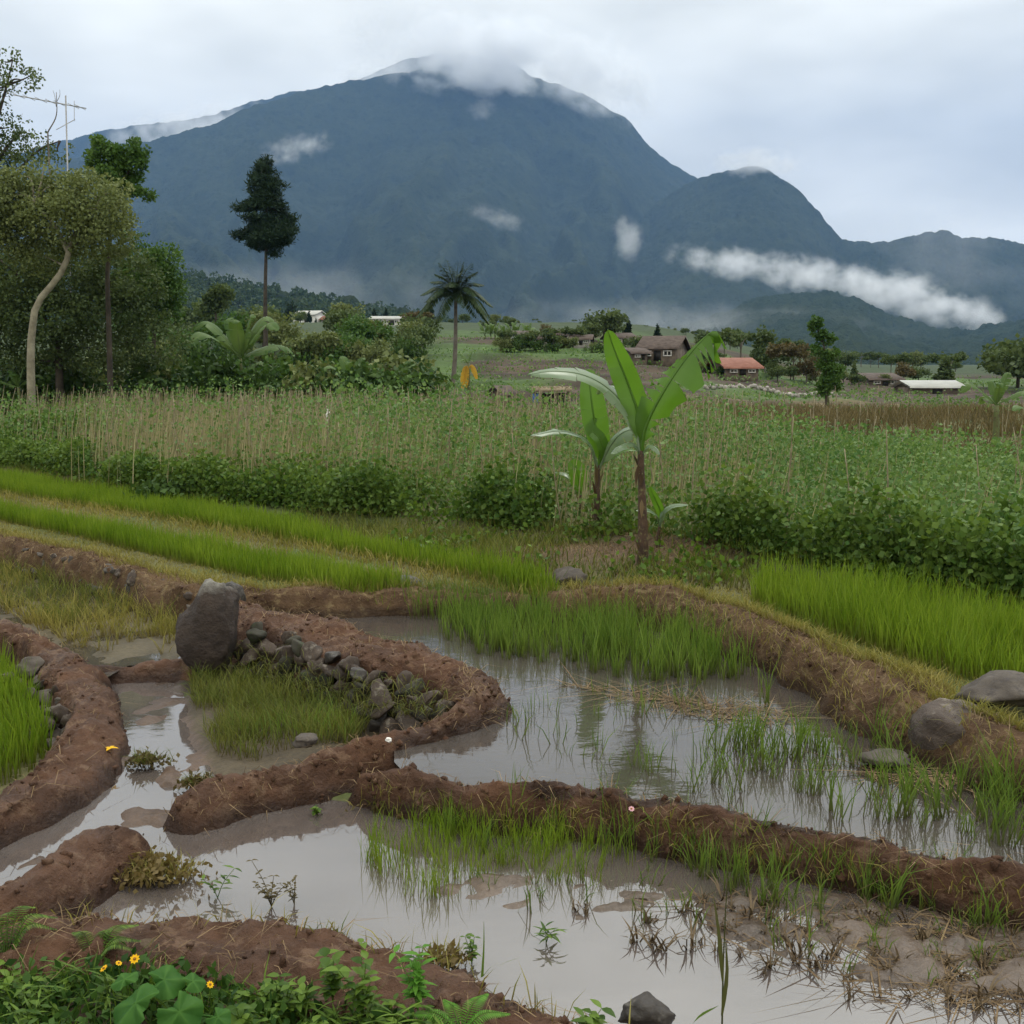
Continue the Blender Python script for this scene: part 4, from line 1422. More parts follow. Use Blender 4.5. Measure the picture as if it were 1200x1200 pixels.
# vines: leaves round every plant
npl = len(BX)
per = np.where(BY < 20, 125, np.where(BY < 30, 70, 40))
dens = 1.0 - .35 * sstep(-.36, -.3, u) * sstep(-.1, -.2, u)
per = (per * dens * (1 + .9 * fbm(BX * .4, BY * .4, oct=3, seed=95)) * (1 + .35 * lowr)).clip(10, 200).astype(int)
k = np.repeat(np.arange(npl), per)
top = (1.48 - .65 * lowr - .35 * lowl) * (1 + .4 * fbm(BX * .5, BY * .5, oct=3, seed=96))
tt = rg.beta(1.2, 1.8, len(k))
H = tt * top[k]
rad = .30 * (1 - .55 * tt) + .05
leanx = np.interp(u[k], [-.45, -.1, .1, .4], [.20, .07, .03, .02])
C = np.column_stack([BX[k] + rg.normal(0, 1, len(k)) * rad + H * leanx, BY[k] + rg.normal(0, 1, len(k)) * rad, BZ[k] + .05 + H])
sz = np.where(BY[k] < 20, .062, .085)
V, Fq, r = leaves(C, sz, rg, .42, -.15)
o = mk('bean_vines', V, Fq, M['bean'], rnd=r, smooth=False)
tag(o, 'green climbing bean vines covering the staked field', 'bean vines', kind='stuff')
# thin dry stems standing between the vines
n = 14000
wst = ((1 - lowr) * (1 - lowl) * (1 - .6 * sstep(-.02, .06, u)) + .10) * (1 + .8 * fbm(BX * .3, BY * .3, oct=2, seed=99)).clip(.1, 3)
i_ = rg.choice(npl, n, p=wst / wst.sum())
B = np.column_stack([BX[i_] + rg.normal(0, .25, n), BY[i_] + rg.normal(0, .25, n), BZ[i_]])
V, FS, r, t = blades(B, rg.uniform(.7, 1.55, n) * (1 - .3 * lowr[i_]), .016, rg, .13, dirs=rg.normal(0, .8, n))
tag(mk('dry_stems', V, FS, M['drystem'], rnd=r, uvt=t, smooth=False), 'thin dry tan stems standing between the bean vines', 'dry stems', kind='stuff')
# lush front edge
n = 70000
fx = rg.uniform(-16, 9, n)
fy = field_front_y(fx) + np.abs(rg.normal(0, .55, n)) - .15
uu = fx / fy
cl = fbm(fx * .9, fy * .9, oct=3, seed=97)
keep = rg.random(n) < sstep(-1.0, .0, cl)
fx, fy, uu, cl = fx[keep], fy[keep], uu[keep], cl[keep]
hh = rg.beta(1.1, 1.6, len(fx)) * (.75 + .35 * cl) * np.interp(uu, [-.5, -.35, -.2, .1, .4], [.9, .75, 1.05, 1.15, .95])
C = np.column_stack([fx, fy, ground_z(fx, fy, False) + .03 + hh])
V, Fq, r = leaves(C, .075, rg, .45, -.2)
o = mk('bean_vines', V, Fq, M['beanfront'], rnd=r, smooth=False)
tag(o, 'lush dark bean leaves along the front edge of the field', 'bean vines', kind='stuff')


def bush(px, py, z, r, h, n, mat, leaf, label, seed, cat='bush', name='bush'):
    rng = np.random.default_rng(seed)
    p = W(px, py, z) if not isinstance(z, tuple) else AT(px, py, z[0])
    p[2] = gz(p[0], p[1])
    nb = 26
    c = rand_unit(rng, nb) * rng.uniform(.35, .95, nb)[:, None]
    c[:, 2] = np.abs(c[:, 2])
    c = c * np.array([r, r * .8, h * .85])
    k = rng.integers(0, nb, n)
    C = c[k] + rng.normal(0, 1, (n, 3)) * np.array([r, r, h]) * .17
    C[:, 2] = np.maximum(C[:, 2], .02)
    V, Fq, rr = leaves(C, leaf, rng, .4, -.05)
    o = mk(name, V, Fq, M[mat], rnd=(rr * .5 + .5 * rng.random(nb)[k].repeat(4)), smooth=False)
    o.location = Vector(p)
    tag(o, label, cat)
    return o


bush(605, 612, .5, .62, .72, 3200, 'bushdark', .09, 'dark leafy bush at the bean field edge left of banana plants', 201)
bush(1100, 680, .5, .75, .6, 2600, 'weed', .11, 'bright leafy bush of round leaves on the right bean field edge', 202)
bush(980, 655, .5, .7, .55, 2200, 'beanfront', .10, 'low green bush beside the right rice bed', 203)
bush(70, 530, .55, 1.5, 1.25, 5200, 'beanfront', .14, 'large green shrub at the left corner of the bean field', 204)
bush(10, 525, .55, 1.1, .8, 3000, 'bushdark', .13, 'dark shrub at the left edge above the rice strips', 205)
bush(205, 585, .5, .8, .35, 1800, 'bushdark', .10, 'low dark weedy hump on the verge left', 206)
bush(440, 592, .5, .9, .6, 2800, 'beanfront', .10, 'leafy green hump at the front of bean field', 207)
bush(880, 632, .5, .6, .4, 1500, 'weed', .09, 'bright low bush right of the banana mound', 208)
bush(1180, 665, .5, .8, .75, 2600, 'beanfront', .11, 'dark green vine bush at the right edge', 209)

# white rag on a stick in the bean field
c = AT(383, 486, 25)
t = thing('scarecrow_rag', (c[0], c[1], gz(c[0], c[1])), 'white rag tied to a stick above the bean vines', 'rag')
hgt = c[2] - t.location.z
v, f = tube([[0, 0, 0], [0, 0, hgt + .2]], .015, 6)
mk('stick', v, f, M['bamboo'], t)
V, Fq = rock_mesh((.06, .04, .17), 5, ICO3, 5, .3)
mk('rag', V + np.array([.03, 0, hgt - .02]), Fq, M['rag'], t)

# ------------------------------------------------------------------ banana plants


def banana_leaf(mid, wmax, hint, mat, parent, seed, fold=.35, tear=.3, n=30, droop=.25, hang=0.0, shape=(.45, .55)):
    rng = np.random.default_rng(seed)
    P = spline(mid, n)
    T = unit(np.gradient(P, axis=0))
    hint = unit(np.asarray(hint, float))
    S = unit(np.cross(T, np.broadcast_to(hint, T.shape)))
    Nn = np.cross(S, T)
    t = np.linspace(0, 1, n)
    bs = .10                       # petiole share
    q = np.clip((t - bs) / (1 - bs), 0, 1)
    wv = (q ** shape[0]) * ((1 - q) ** shape[1])
    wv = wv / wv.max() * wmax * .5
    mb = MB()
    L = np.linalg.norm(np.diff(P, axis=0), axis=1).sum()
    v, f = tube(P, np.linspace(.022, .004, n) * min(1, L / 1.2), 6)
    mb.add(v, f, .95)
    cross = np.array([0, .3, .65, 1.0])
    for sg in (-1, 1):
        i0 = int(bs * n)
        i = i0
        while i < n - 1:
            m = int(rng.integers(3, 9)) if rng.random() > tear else int(rng.integers(1, 3))
            j = min(n - 1, i + m)
            rows = np.arange(i, j + 1)
            tw = rng.normal(0, .10 + .12 * min(1, hang)) * (tear > .15)
            dr = rng.uniform(.5, 1.5) * droop
            V = []
            for k in rows:
                sh = 0.0
                g = (.30 + .25 * min(1, hang)) * tear * L / n * 2.0
                if k == i and i > i0:
                    sh = g
                if k == j and j < n - 1:
                    sh = -g
                w_ = wv[k]
                o = P[k] + np.outer(cross, S[k] * sg * w_) * math.cos(fold) + np.outer(cross, Nn[k] * w_ * math.sin(fold)) + np.outer(cross ** 2, -Nn[k] * w_ * dr) \
                    + np.outer(cross ** 2, T[k]) * sh + np.outer(cross ** 2, Nn[k] * w_ * tw) + np.outer(cross, T[k]) * w_ * .25
                o = o + np.outer(cross ** 1.5, [0, 0, -1.0]) * w_ * hang * max(0, t[k] - .35) * (.7 + .6 * abs(dr))
                V.append(o)
            V = np.vstack(V)
            V = V + .012 * L * np.outer(noise(V[:, 0] * 9 + seed, V[:, 1] * 9, V[:, 2] * 9, 3), [0, 1, .4]) * np.tile(cross, len(rows))[:, None]
            nc = len(cross)
            Fq = [[a * nc + b, a * nc + b + 1, (a + 1) * nc + b + 1, (a + 1) * nc + b] for a in range(len(rows) - 1) for b in range(nc - 1)]
            rr = np.tile(np.array([.75, .5, .45, .4]), len(rows)) + rng.normal(0, .06)
            mb.add(V, np.array(Fq), rr)
            i = j
    return mb.build('leaf', M[mat], parent)


def trunk_tube(P, R, nseg, seed, bump=.12):
    P = spline(P, 26)
    R = np.interp(np.linspace(0, 1, 26), np.linspace(0, 1, len(R)), R)
    v, f = tube(P, R, nseg)
    d = v - np.repeat(P, nseg, 0).tolist()[0] if False else None
    c = np.vstack([np.repeat(P, nseg, axis=0), P[-1:]])
    k = 1 + bump * fbm(v[:, 0] * 14, v[:, 1] * 14, v[:, 2] * 5, oct=3, seed=seed)
    return c + (v - c) * k[:, None], f


def banana_hero(px, py, z, top, label, rad, leaves_, seed, greenfrac=.3):
    b = W(px, py, z)
    t = thing('banana_plant', b, label, 'banana plant')
    Y = b[1]
    tp = AT(*top, Y) - b
    v, f = trunk_tube([[0, 0, -.08], tp * .35 + np.array([.01, 0, 0]), tp * .75, tp], [rad * 1.35, rad, rad * .8, rad * .62], 14, seed)
    mk('trunk', v, f, M['stem'], t)
    # loose dry sheath flaps
    rng = np.random.default_rng(seed)
    for k in range(9):
        q = rng.uniform(.1, .9)
        a = rng.uniform(0, 6.28)
        p = tp * q + np.array([math.cos(a), math.sin(a), 0]) * rad * .85
        d = unit(np.array([math.cos(a) * .35, math.sin(a) * .35, -1 if k % 2 else .9]))
        vv, ff = leaf6(p, d, unit(np.cross(d, [0, 0, 1.0])), rng.uniform(.12, .3), rad * .9, .05, .4)
        mk('dry_sheath', vv, ff, M['deadleaf'], t, rnd=np.full(len(vv), rng.random()))
    for k, (pts, wpx, hint, mat, fold, tear, dro, *hg) in enumerate(leaves_):
        mid = [AT(a, c, Y + d) - b for a, c, d in pts]
        banana_leaf(mid, wpx * Y / F, hint, mat, t, seed * 10 + k, fold, tear, 30, dro, hg[0] if hg else 0.0)
    return t


banana_hero(753, 662, .50, (751, 528), 'tallest banana plant, brown trunk and broad upright leaves on the mound', .053, [
    ([(750, 535, 0), (752, 500, .02), (738, 455, .05), (722, 415, .02), (712, 386, -.05)], 35, (-.25, -1, .15), 'banana', .45, .02, .1),
    ([(752, 535, 0), (757, 500, -.05), (778, 458, -.10), (808, 415, -.05), (836, 388, .0), (846, 402, .0)], 48, (-.45, -.8, -.3), 'banana', .40, .75, .35, 3.8),
    ([(750, 532, 0), (742, 490, .05), (716, 458, .05), (685, 440, -.05), (650, 435, -.2), (619, 439, -.3)], 32, (.1, -.55, 1), 'bananapale', .1, .1, .25),
    ([(750, 530, 0), (752, 495, .15), (738, 468, .45), (712, 452, .8), (700, 462, 1.0)], 26, (.1, -.3, 1), 'bananapale', .1, .35, .3),
    ([(751, 535, 0), (742, 520, -.1), (728, 522, -.3), (716, 532, -.42)], 12, (0, -.2, 1), 'bananapale', -.2, .3, .4),
    ([(751, 535, 0), (760, 522, -.1), (768, 525, -.2), (773, 533, -.25)], 9, (0, -.2, 1), 'bananapale', -.2, .3, .4),
], 301)
banana_hero(697, 632, .52, (701, 545), 'second banana plant with one broad upright leaf, left of the tallest', .044, [
    ([(701, 550, 0), (703, 525, 0), (697, 495, -.02), (692, 460, -.02), (690, 432, .05)], 33, (.15, -1, .1), 'banana', .35, .06, .1),
    ([(701, 550, 0), (708, 535, -.02), (703, 515, -.05), (690, 500, -.03), (700, 490, -.02)], 16, (.3, -1, .1), 'banana', .3, .0, .1),
    ([(700, 550, 0), (693, 525, -.1), (680, 512, -.25), (655, 505, -.5), (622, 511, -.8)], 15, (.1, -.4, 1), 'bananapale', .1, .35, .25),
    ([(702, 550, 0), (714, 525, -.1), (728, 508, -.25), (745, 503, -.4), (748, 512, -.5)], 26, (-.3, -.7, .8), 'bananapale', .0, .4, .4),
    ([(702, 548, 0), (716, 535, .1), (735, 527, .1), (750, 528, .15)], 9, (0, -.3, 1), 'banana', .1, .3, .3),
], 302)
banana_hero(682, 620, .52, (680, 580), 'banana sapling with a dark round leaf, left of the other two', .028, [
    ([(680, 582, 0), (679, 568, 0), (676, 552, -.05), (668, 540, -.08)], 24, (.25, -1, .3), 'banana', .2, .0, .1),
    ([(680, 582, 0), (674, 565, .05), (664, 556, .1), (650, 553, .15)], 10, (.1, -.4, 1), 'bananapale', .1, .2, .3),
    ([(680, 618, -.02), (676, 615, -.1), (670, 613, -.2), (660, 616, -.3)], 9, (0, -.4, 1), 'bananapale', .1, .1, .3),
], 303)
banana_hero(768, 650, .50, (773, 615), 'young banana sucker with thin leaves at the foot of the tallest', .024, [
    ([(773, 618, 0), (774, 600, 0), (768, 585, -.05), (761, 570, -.1)], 11, (-.3, -1, .3), 'banana', .3, .0, .1),
    ([(773, 618, 0), (778, 600, -.05), (790, 593, -.1), (807, 592, -.2)], 9, (0, -.5, 1), 'bananapale', .2, .1, .3),
    ([(773, 618, 0), (770, 605, -.1), (760, 598, -.2), (745, 599, -.3)], 8, (0, -.5, 1), 'bananapale', .2, .1, .3),
], 304)
# dug dark soil at the foot of the tallest plant

# ================================================================== middle distance


def hit(px, py, y0=44, y1=700):
    Ys = y0 * (y1 / y0) ** np.linspace(0, 1, 900)
    P = np.array([AT(px, py, Y) for Y in Ys])
    g = ground_z(P[:, 0], P[:, 1], False)
    b = np.where(P[:, 2] <= g)[0]
    k = b[0] if len(b) else int(np.argmin(np.abs(P[:, 2] - g)))
    return np.array([P[k, 0], P[k, 1], g[k]])


def crown_mesh(name, blobs, n, leaf, mat, parent, seed, wid=.38, up=-.05, sub=9, spread=.30, shell=.5):
    """blobs: centre + radii in local metres; each breaks up into small leaf clusters"""
    rng = np.random.default_rng(seed)
    vol = np.array([np.prod(b[1]) ** (2 / 3) for b in blobs])
    V, FS, R = [], [], []
    cen, sig, tone = [], [], []
    for (c, r), v in zip(blobs, vol / vol.sum()):
        k = max(4, int(sub * (1 + 1.2 * v * len(blobs))))
        d = rand_unit(rng, k) * (shell + (1 - shell) * rng.random(k) ** .6)[:, None]
        cen.append(np.asarray(c) + d * np.asarray(r))
        sig.append(np.tile(np.asarray(r) * spread, (k, 1)))
        tone.append(np.clip(rng.normal(.5, .25, k), 0, 1))
    cen = np.concatenate(cen); sig = np.concatenate(sig); tone = np.concatenate(tone)
    p = np.prod(sig, 1) ** (2 / 3)
    k = rng.choice(len(cen), n, p=p / p.sum())
    g = rng.normal(0, 1, (n, 3))
    g = g / np.maximum(1, np.linalg.norm(g, axis=1, keepdims=True) / 1.7)
    C = cen[k] + g * sig[k]
    V, Fq, r = leaves(C, leaf, rng, wid, up)
    rr = np.clip(.55 * np.repeat(tone[k], 4) + .45 * r, 0, 1)
    return mk(name, V, Fq, M[mat], parent, rnd=rr, smooth=False)


def limb_mesh(name, paths, mat, parent):
    mb = MB()
    for pts, r0, r1 in paths:
        P = spline(pts, 14)
        v, f = tube(P, np.linspace(r0, r1, 14), 8)
        mb.add(v, f)
    return mb.build(name, M[mat], parent)


def big_tree(base_px, Y, trunk_pts, r0, r1, limbs, blobs, n, leaf, mat, bark, label, seed, depthr=1.0, name='tree', **kw):
    b = AT(*base_px, Y)
    b[2] = gz(b[0], b[1])
    k = Y / F
    t = thing(name, b, label, 'tree')
    L = lambda p: AT(p[0], p[1], Y + (p[2] if len(p) > 2 else 0)) - b
    tp = [np.array([0, 0, -.2])] + [L(p) for p in trunk_pts]
    paths = [(tp, r0, r1)] + [([L(p) for p in l], r1 * 1.0, r1 * .2) for l in limbs]
    rng = np.random.default_rng(seed)
    # fine twigs from the trunk's end into each blob
    for bl in blobs:
        c = AT(bl[0], bl[1], Y + (bl[4] if len(bl) > 4 else 0)) - b
        src = min((q for q in (tp[1:] + [L(p) for l in limbs for p in l])), key=lambda q: np.linalg.norm(q - c) + .6 * max(0, q[2] - c[2]))
        mid = (src + c) / 2 + rng.normal(0, .12, 3) * np.linalg.norm(c - src)
        paths.append(([src, mid, c], r1 * .5, r1 * .12))
    limb_mesh('trunk', paths, bark, t)
    for q in range(kw.pop('sprigs', 0)):          # loose sprigs break the outline
        bl = blobs[int(rng.integers(len(blobs)))]
        a = rng.uniform(0, 6.28)
        f = rng.uniform(.95, 1.3)
        blobs = blobs + [(bl[0] + math.cos(a) * bl[2] * f, bl[1] - math.sin(a) * bl[3] * f, bl[2] * rng.uniform(.14, .3), bl[3] * rng.uniform(.14, .3), (bl[4] if len(bl) > 4 else 0) + rng.normal(0, .4))]
    B = [(AT(bl[0], bl[1], Y + (bl[4] if len(bl) > 4 else 0)) - b, (bl[2] * k, (bl[2] + bl[3]) * .5 * k * depthr, bl[3] * k)) for bl in blobs]
    crown_mesh('crown', B, n, leaf, mat, t, seed, **kw)
    return t


big_tree((35, 458), 40, [(36, 420), (38, 385), (43, 357), (60, 335), (76, 312), (82, 286)], .17, .10, [[(82, 286), (95, 262), (110, 245)], [(80, 295), (62, 262), (40, 240)]],
         [(70, 258, 48, 32, 0), (30, 238, 42, 34, 1), (112, 246, 42, 38, -.5), (28, 206, 24, 12, .5), (66, 216, 34, 16, .5), (98, 208, 22, 11, .2), (52, 193, 16, 8, .3), (140, 222, 18, 10, 0), (146, 256, 16, 12, 0), (20, 272, 36, 26, .5), (118, 284, 42, 22, .8), (95, 225, 34, 24, .6), (50, 300, 40, 22, .8), (-20, 240, 45, 45, 0)], 26000, .12, 'treeA', 'barkpale',
         'tree with pale curved bare trunk and olive crown at left', 1001, sub=14, spread=.18, sprigs=60)
big_tree((68, 452), 45, [(69, 425), (66, 405), (60, 385)], .20, .12, [[(66, 405), (90, 370), (120, 340)], [(60, 385), (35, 350), (20, 320)]],
         [(22, 330, 44, 42, 0), (85, 325, 55, 42, .5), (140, 325, 46, 32, 0), (55, 375, 50, 30, -1), (125, 366, 52, 26, -.5), (10, 385, 36, 30, -.5), (165, 352, 30, 24, 0), (0, 300, 40, 30, 1), (35, 415, 55, 28, .5), (120, 410, 60, 30, .5), (185, 400, 34, 30, 0), (-40, 340, 50, 60, 0)], 36000, .14, 'treeB', 'barkdark',
         'dark spreading tree with forked dark trunk behind the pale trunk', 1002, sub=16, spread=.19, sprigs=30)
big_tree((-30, 452), 49, [(-26, 380), (-18, 280), (-10, 200)], .22, .12, [[(-18, 280), (10, 220), (40, 180), (70, 165)], [(-10, 200), (-5, 150), (8, 100), (15, 70)], [(-10, 200), (10, 170), (25, 155)]],
         [(5, 72, 20, 14, 0), (28, 94, 22, 11, 0), (36, 88, 12, 9, 0), (-5, 104, 26, 8, 0), (10, 150, 22, 16, 0), (42, 172, 28, 16, 0), (68, 178, 16, 12, 0), (-5, 182, 28, 22, .5), (-40, 110, 40, 36, 0), (20, 195, 26, 14, 0),
          (-45, 200, 40, 50, 0)], 15000, .13, 'treeB', 'barkdark', 'tallest tree with open airy crown at the left edge', 1003, sub=8, spread=.22, sprigs=20)
big_tree((128, 452), 43, [(128, 400), (126, 320), (130, 265), (132, 232)], .13, .07, [[(132, 240), (124, 215), (118, 190)], [(132, 232), (145, 210), (158, 190)]],
         [(118, 184, 15, 18, 0), (148, 184, 20, 16, 0), (164, 180, 9, 16, 0), (136, 208, 24, 14, 0), (160, 228, 17, 7, 0), (128, 238, 14, 12, 0), (122, 262, 12, 10, 0)], 9500, .12, 'treeC', 'barkdark',
         'slender tree with leafy green tufts rising right of the pale trunk', 1004, sub=7, spread=.26)
big_tree((182, 455), 50, [(180, 420), (182, 380), (186, 345)], .12, .07, [], [(196, 306, 19, 18, 0), (188, 340, 26, 20, 0), (165, 303, 28, 14, 0), (204, 362, 11, 10, 0), (160, 280, 12, 10, 0), (150, 350, 30, 22, 0), (196, 372, 18, 14, 0), (170, 330, 34, 24, 0)], 15000, .13, 'treeC', 'barkdark',
         'rounded fresh green tree at the right end of the tree group', 1005, sub=10, spread=.22, sprigs=14)
# lone pine
rg = np.random.default_rng(1050)
pb = [(310, 187, 4, 5, 0)]
for y_, r_ in ((195, 11), (205, 16), (216, 20), (229, 24), (242, 27), (255, 32), (267, 35), (278, 36), (288, 24)):
    for q in range(7):
        a = rg.uniform(0, 6.28)
        rr_ = r_ * rg.uniform(.35, .8)
        pb.append((311 + (y_ - 190) * .02 + math.cos(a) * rr_, y_ + rg.normal(0, 3.5), r_ * .36 + 2, 4.6, math.sin(a) * rr_ * 88 / F))
big_tree((311, 402), 88, [(311, 380), (311, 330), (312, 290), (312, 240), (311, 195)], .20, .06, [], pb, 19000, .36, 'pine', 'barkdark', 'lone tall pine with dense dark crown on a bare trunk', 1006, name='pine_tree', wid=.13, up=.4, sub=5, spread=.36)
big_tree((252, 392), 100, [(253, 375), (252, 355)], .12, .07, [], [(258, 343, 12, 7), (248, 350, 10, 7), (262, 352, 8, 5), (244, 361, 9, 5), (256, 360, 8, 5)], 2500, .30, 'treeB', 'barkdark',
         'small dark round topped tree between the pine and the tree group', 1007)
big_tree((968, 470), 58, [(969, 440), (968, 415), (958, 385)], .07, .04, [], [(956, 380, 9, 7), (960, 392, 9, 5), (970, 398, 9, 6), (958, 410, 8, 5), (973, 414, 10, 7), (968, 428, 10, 6), (977, 436, 12, 10), (970, 452, 12, 10)], 3600, .17, 'treeC', 'barkdark',
         'slim bright green tree with tufted crown standing alone at right', 1008, sub=6, spread=.3)

# prototype trees for the slope and village, copied with their own size


def proto_tree(label, seed, kind, mat, bark, cat='tree', name='tree', n=1500, leaf=.085):
    rng = np.random.default_rng(seed)
    t = thing(name, (0, 0, 0), label, cat)
    if kind == 'round':
        bl = [((rng.normal(0, .22), rng.normal(0, .2), rng.uniform(.42, .82)), (.26, .26, .18)) for _ in range(9)]
        tr = [([[0, 0, -.05], [0, 0, .3], [.03, 0, .6]], .035, .02)]
    elif kind == 'umbrella':
        bl = [((rng.normal(0, .3), rng.normal(0, .25), rng.uniform(.72, .92)), (.2, .2, .09)) for _ in range(9)]
        tr = [([[0, 0, -.05], [.02, 0, .4], [0, 0, .8]], .028, .014), ([[0, 0, .45], [.15, 0, .65], [.3, 0, .8]], .014, .006), ([[0, 0, .5], [-.15, 0, .7], [-.3, .1, .82]], .014, .006)]
    elif kind == 'cone':
        bl = [((rng.normal(0, .03), rng.normal(0, .03), z), (.21 * (1.05 - z), .21 * (1.05 - z), .10)) for z in np.linspace(.22, .96, 9)]
        tr = [([[0, 0, -.05], [0, 0, .9]], .03, .005)]
    else:   # bush
        bl = [((rng.normal(0, .42), rng.normal(0, .35), rng.uniform(.15, .7)), (.33, .33, .28)) for _ in range(10)]
        tr = [([[0, 0, -.1], [0, 0, .4]], .05, .02)]
    limb_mesh('trunk', tr, bark, t)
    crown_mesh('crown', bl, n, leaf, mat, t, seed, sub=7)
    return t


PT = {}
used = set()


def put(kind, mat, bark, px, py, h, label, cat='tree', group=None, Y=None, name='tree', seed=0, n=1500, leaf=.085, wx=1.0):
    key = (kind, mat)
    p = hit(px, py) if Y is None else AT(px, py, Y)
    if Y is not None:
        p[2] = gz(p[0], p[1])
        hm = max(.5, (AT(px, py - h, p[1])[2] - p[2]))
    else:
        hm = h * p[1] / F
    rng = np.random.default_rng(int(px * 7 + py))
    if key not in PT:
        PT[key] = proto_tree(label, 2000 + len(PT), kind, mat, bark, cat, name, n, leaf)
        o = PT[key]
        KIDS[o.name] = [(c, list(c.children)) for c in o.children]
        o.location = Vector(p)
        o.rotation_euler = (0, 0, rng.uniform(0, 6.28))
        o.scale = (hm * wx, hm * wx, hm)
        o['label'] = label
        if group:
            o['group'] = group
    else:
        o = copy_thing(PT[key], p, rng.uniform(0, 6.28), (hm * wx, hm * wx, hm), label, None)
        if 'group' in o.keys():
            del o['group']
        o['category'] = cat
        if group:
            o['group'] = group
    return o


# named trees by the village
put('round', 'treeB', 'barkdark', 708, 400, 42, 'dark round tree standing over the village roofs')
put('round', 'treeB', 'barkdark', 690, 402, 26, 'lower dark tree left of the round one among roofs')
put('umbrella', 'treeB', 'barkgrey', 868, 432, 46, 'umbrella shaped tree in front of the red roof')
put('umbrella', 'treeB', 'barkgrey', 848, 425, 38, 'flat topped dark tree behind the red roof at its left')
put('round', 'treeB', 'barkdark', 907, 440, 40, 'dark round tree right of the red roof')
put('umbrella', 'treeD', 'barkgrey', 930, 446, 42, 'brownish flat topped tree between dark tree and slim green one')
put('round', 'treeD', 'barkgrey', 945, 450, 30, 'thin grey brown tree beside the slim green one')
put('cone', 'treeB', 'barkdark', 1001, 446, 22, 'little dark pointed tree right of the slim green one')
put('cone', 'treeB', 'barkdark', 892, 432, 50, 'dark pointed tree rising over the umbrella tree')
put('round', 'treeD', 'barkgrey', 1058, 450, 24, 'grey tree behind the metal roofed shed at its left')
put('round', 'treeB', 'barkdark', 1076, 449, 22, 'dark tree behind the metal roofed shed')
put('cone', 'treeB', 'barkdark', 1106, 452, 36, 'dark pointed tree at the right end of the shed', wx=1.5)
put('round', 'treeB', 'barkdark', 1192, 462, 72, 'big dark tree at the right edge', Y=95)
put('round', 'treeB', 'barkdark', 1222, 466, 84, 'dark tree just beyond the right edge one', Y=90)
put('round', 'treeD', 'barkgrey', 640, 402, 20, 'small bare brownish tree at the left of the village')
put('umbrella', 'treeD', 'barkgrey', 486, 392, 26, 'small pale palm like tree left of the coconut palm')
put('cone', 'pine', 'barkdark', 735, 402, 28, 'narrow conifer behind the village')
put('cone', 'pine', 'barkdark', 770, 402, 22, 'short conifer behind the brown roofed house')
put('round', 'treeB', 'barkdark', 396, 402, 44, 'dark tree in front of the white house at its right')
put('round', 'treeB', 'barkdark', 420, 405, 38, 'dark rounded tree right of the white house')
put('round', 'treeB', 'barkdark', 378, 412, 24, 'low dark tree below the white house')
put('round', 'treeA', 'barkdark', 345, 414, 26, 'olive tree just right of the pine foot')
put('round', 'treeB', 'barkdark', 318, 410, 36, 'dark tree at the foot of the pine')
put('bush', 'bushdark', 'barkdark', 480, 448, 58, 'big dark round bush left of the palm trunk', 'bush', name='bush', n=2600, leaf=.11, wx=.62)
put('bush', 'treeA', 'barkdark', 450, 442, 46, 'olive bush left of the big dark round bush', 'bush', name='bush', n=2600, leaf=.11, wx=.7)
put('bush', 'bushdark', 'barkdark', 222, 448, 60, 'dark broad bush in front of tree group at its right', 'bush', wx=.75)
put('bush', 'bushdark', 'barkdark', 258, 445, 40, 'lower dark bush beside the big leaved banana', 'bush', wx=.8)
put('bush', 'treeA', 'barkdark', 190, 450, 48, 'olive bush under the rounded fresh green tree', 'bush', wx=.8)
rg = np.random.default_rng(1100)
# hedge of bushes behind the bean field, each one a bush
for k in range(52):
    px = rg.uniform(-60, 470)
    put('bush', ['bushdark', 'treeA', 'treeC'][k % 3], 'barkdark', px, 454 + rg.uniform(-10, 6), rg.uniform(16, 44), 'leafy bush in the green belt behind the bean field', 'bush', 'bushes behind the bean field', wx=rg.uniform(.8, 1.1), Y=rg.uniform(46, 62))
for k in range(44):
    px = rg.uniform(150, 500)
    py_k = rg.uniform(392, 440)
    if 335 < px < 405:
        py_k = 442
    put('round', ['treeB', 'treeA', 'treeC'][k % 3], 'barkdark', px, py_k, rg.uniform(28, 52), 'tree on the wooded slope below the foothill', 'tree', 'trees on the left slope')
for k in range(22):
    px = rg.uniform(330, 560)
    Y = rg.uniform(190, 300)
    put('cone' if k % 3 else 'round', 'pine' if k % 3 else 'treeB', 'barkdark', px, 375, rg.uniform(2, 24), 'hazy tree in the distant row below the mountain', 'tree', 'distant hazy trees', Y=Y)
for k in range(30):
    px = rg.uniform(590, 900)
    put('bush', ['bushdark', 'treeA', 'treeB'][k % 3], 'barkdark', px, np.interp(px, [590, 700, 800, 900], [410, 413, 430, 446]) + rg.uniform(-5, 4), rg.uniform(8, 17), 'hedge bush along the village edge above the terraces', 'bush', 'bushes along the village edge')
for k in range(30):
    px = rg.uniform(585, 1060)
    put(['round', 'umbrella', 'round'][k % 3], ['treeB', 'treeB', 'treeA'][k % 3], ['barkdark', 'barkgrey', 'barkdark'][k % 3], px, np.interp(px, [585, 700, 800, 900, 1060], [407, 409, 424, 446, 456]) + rg.uniform(-3, 3), rg.uniform(13, 24),
        'tree standing in front of the village houses', 'tree', 'trees in front of the village')
for k in range(64):
    px = rg.uniform(560, 1260)
    Y = rg.uniform(120, 240)
    put(['round', 'umbrella', 'round'][k % 3], ['treeB', 'treeB', 'treeA'][k % 3], ['barkdark', 'barkgrey', 'barkdark'][k % 3], px, np.interp(px, [560, 800, 1000, 1200], [388, 405, 430, 440]), rg.uniform(9, 24),
        'tree among and behind the village houses', 'tree', 'trees round the village', Y=Y)

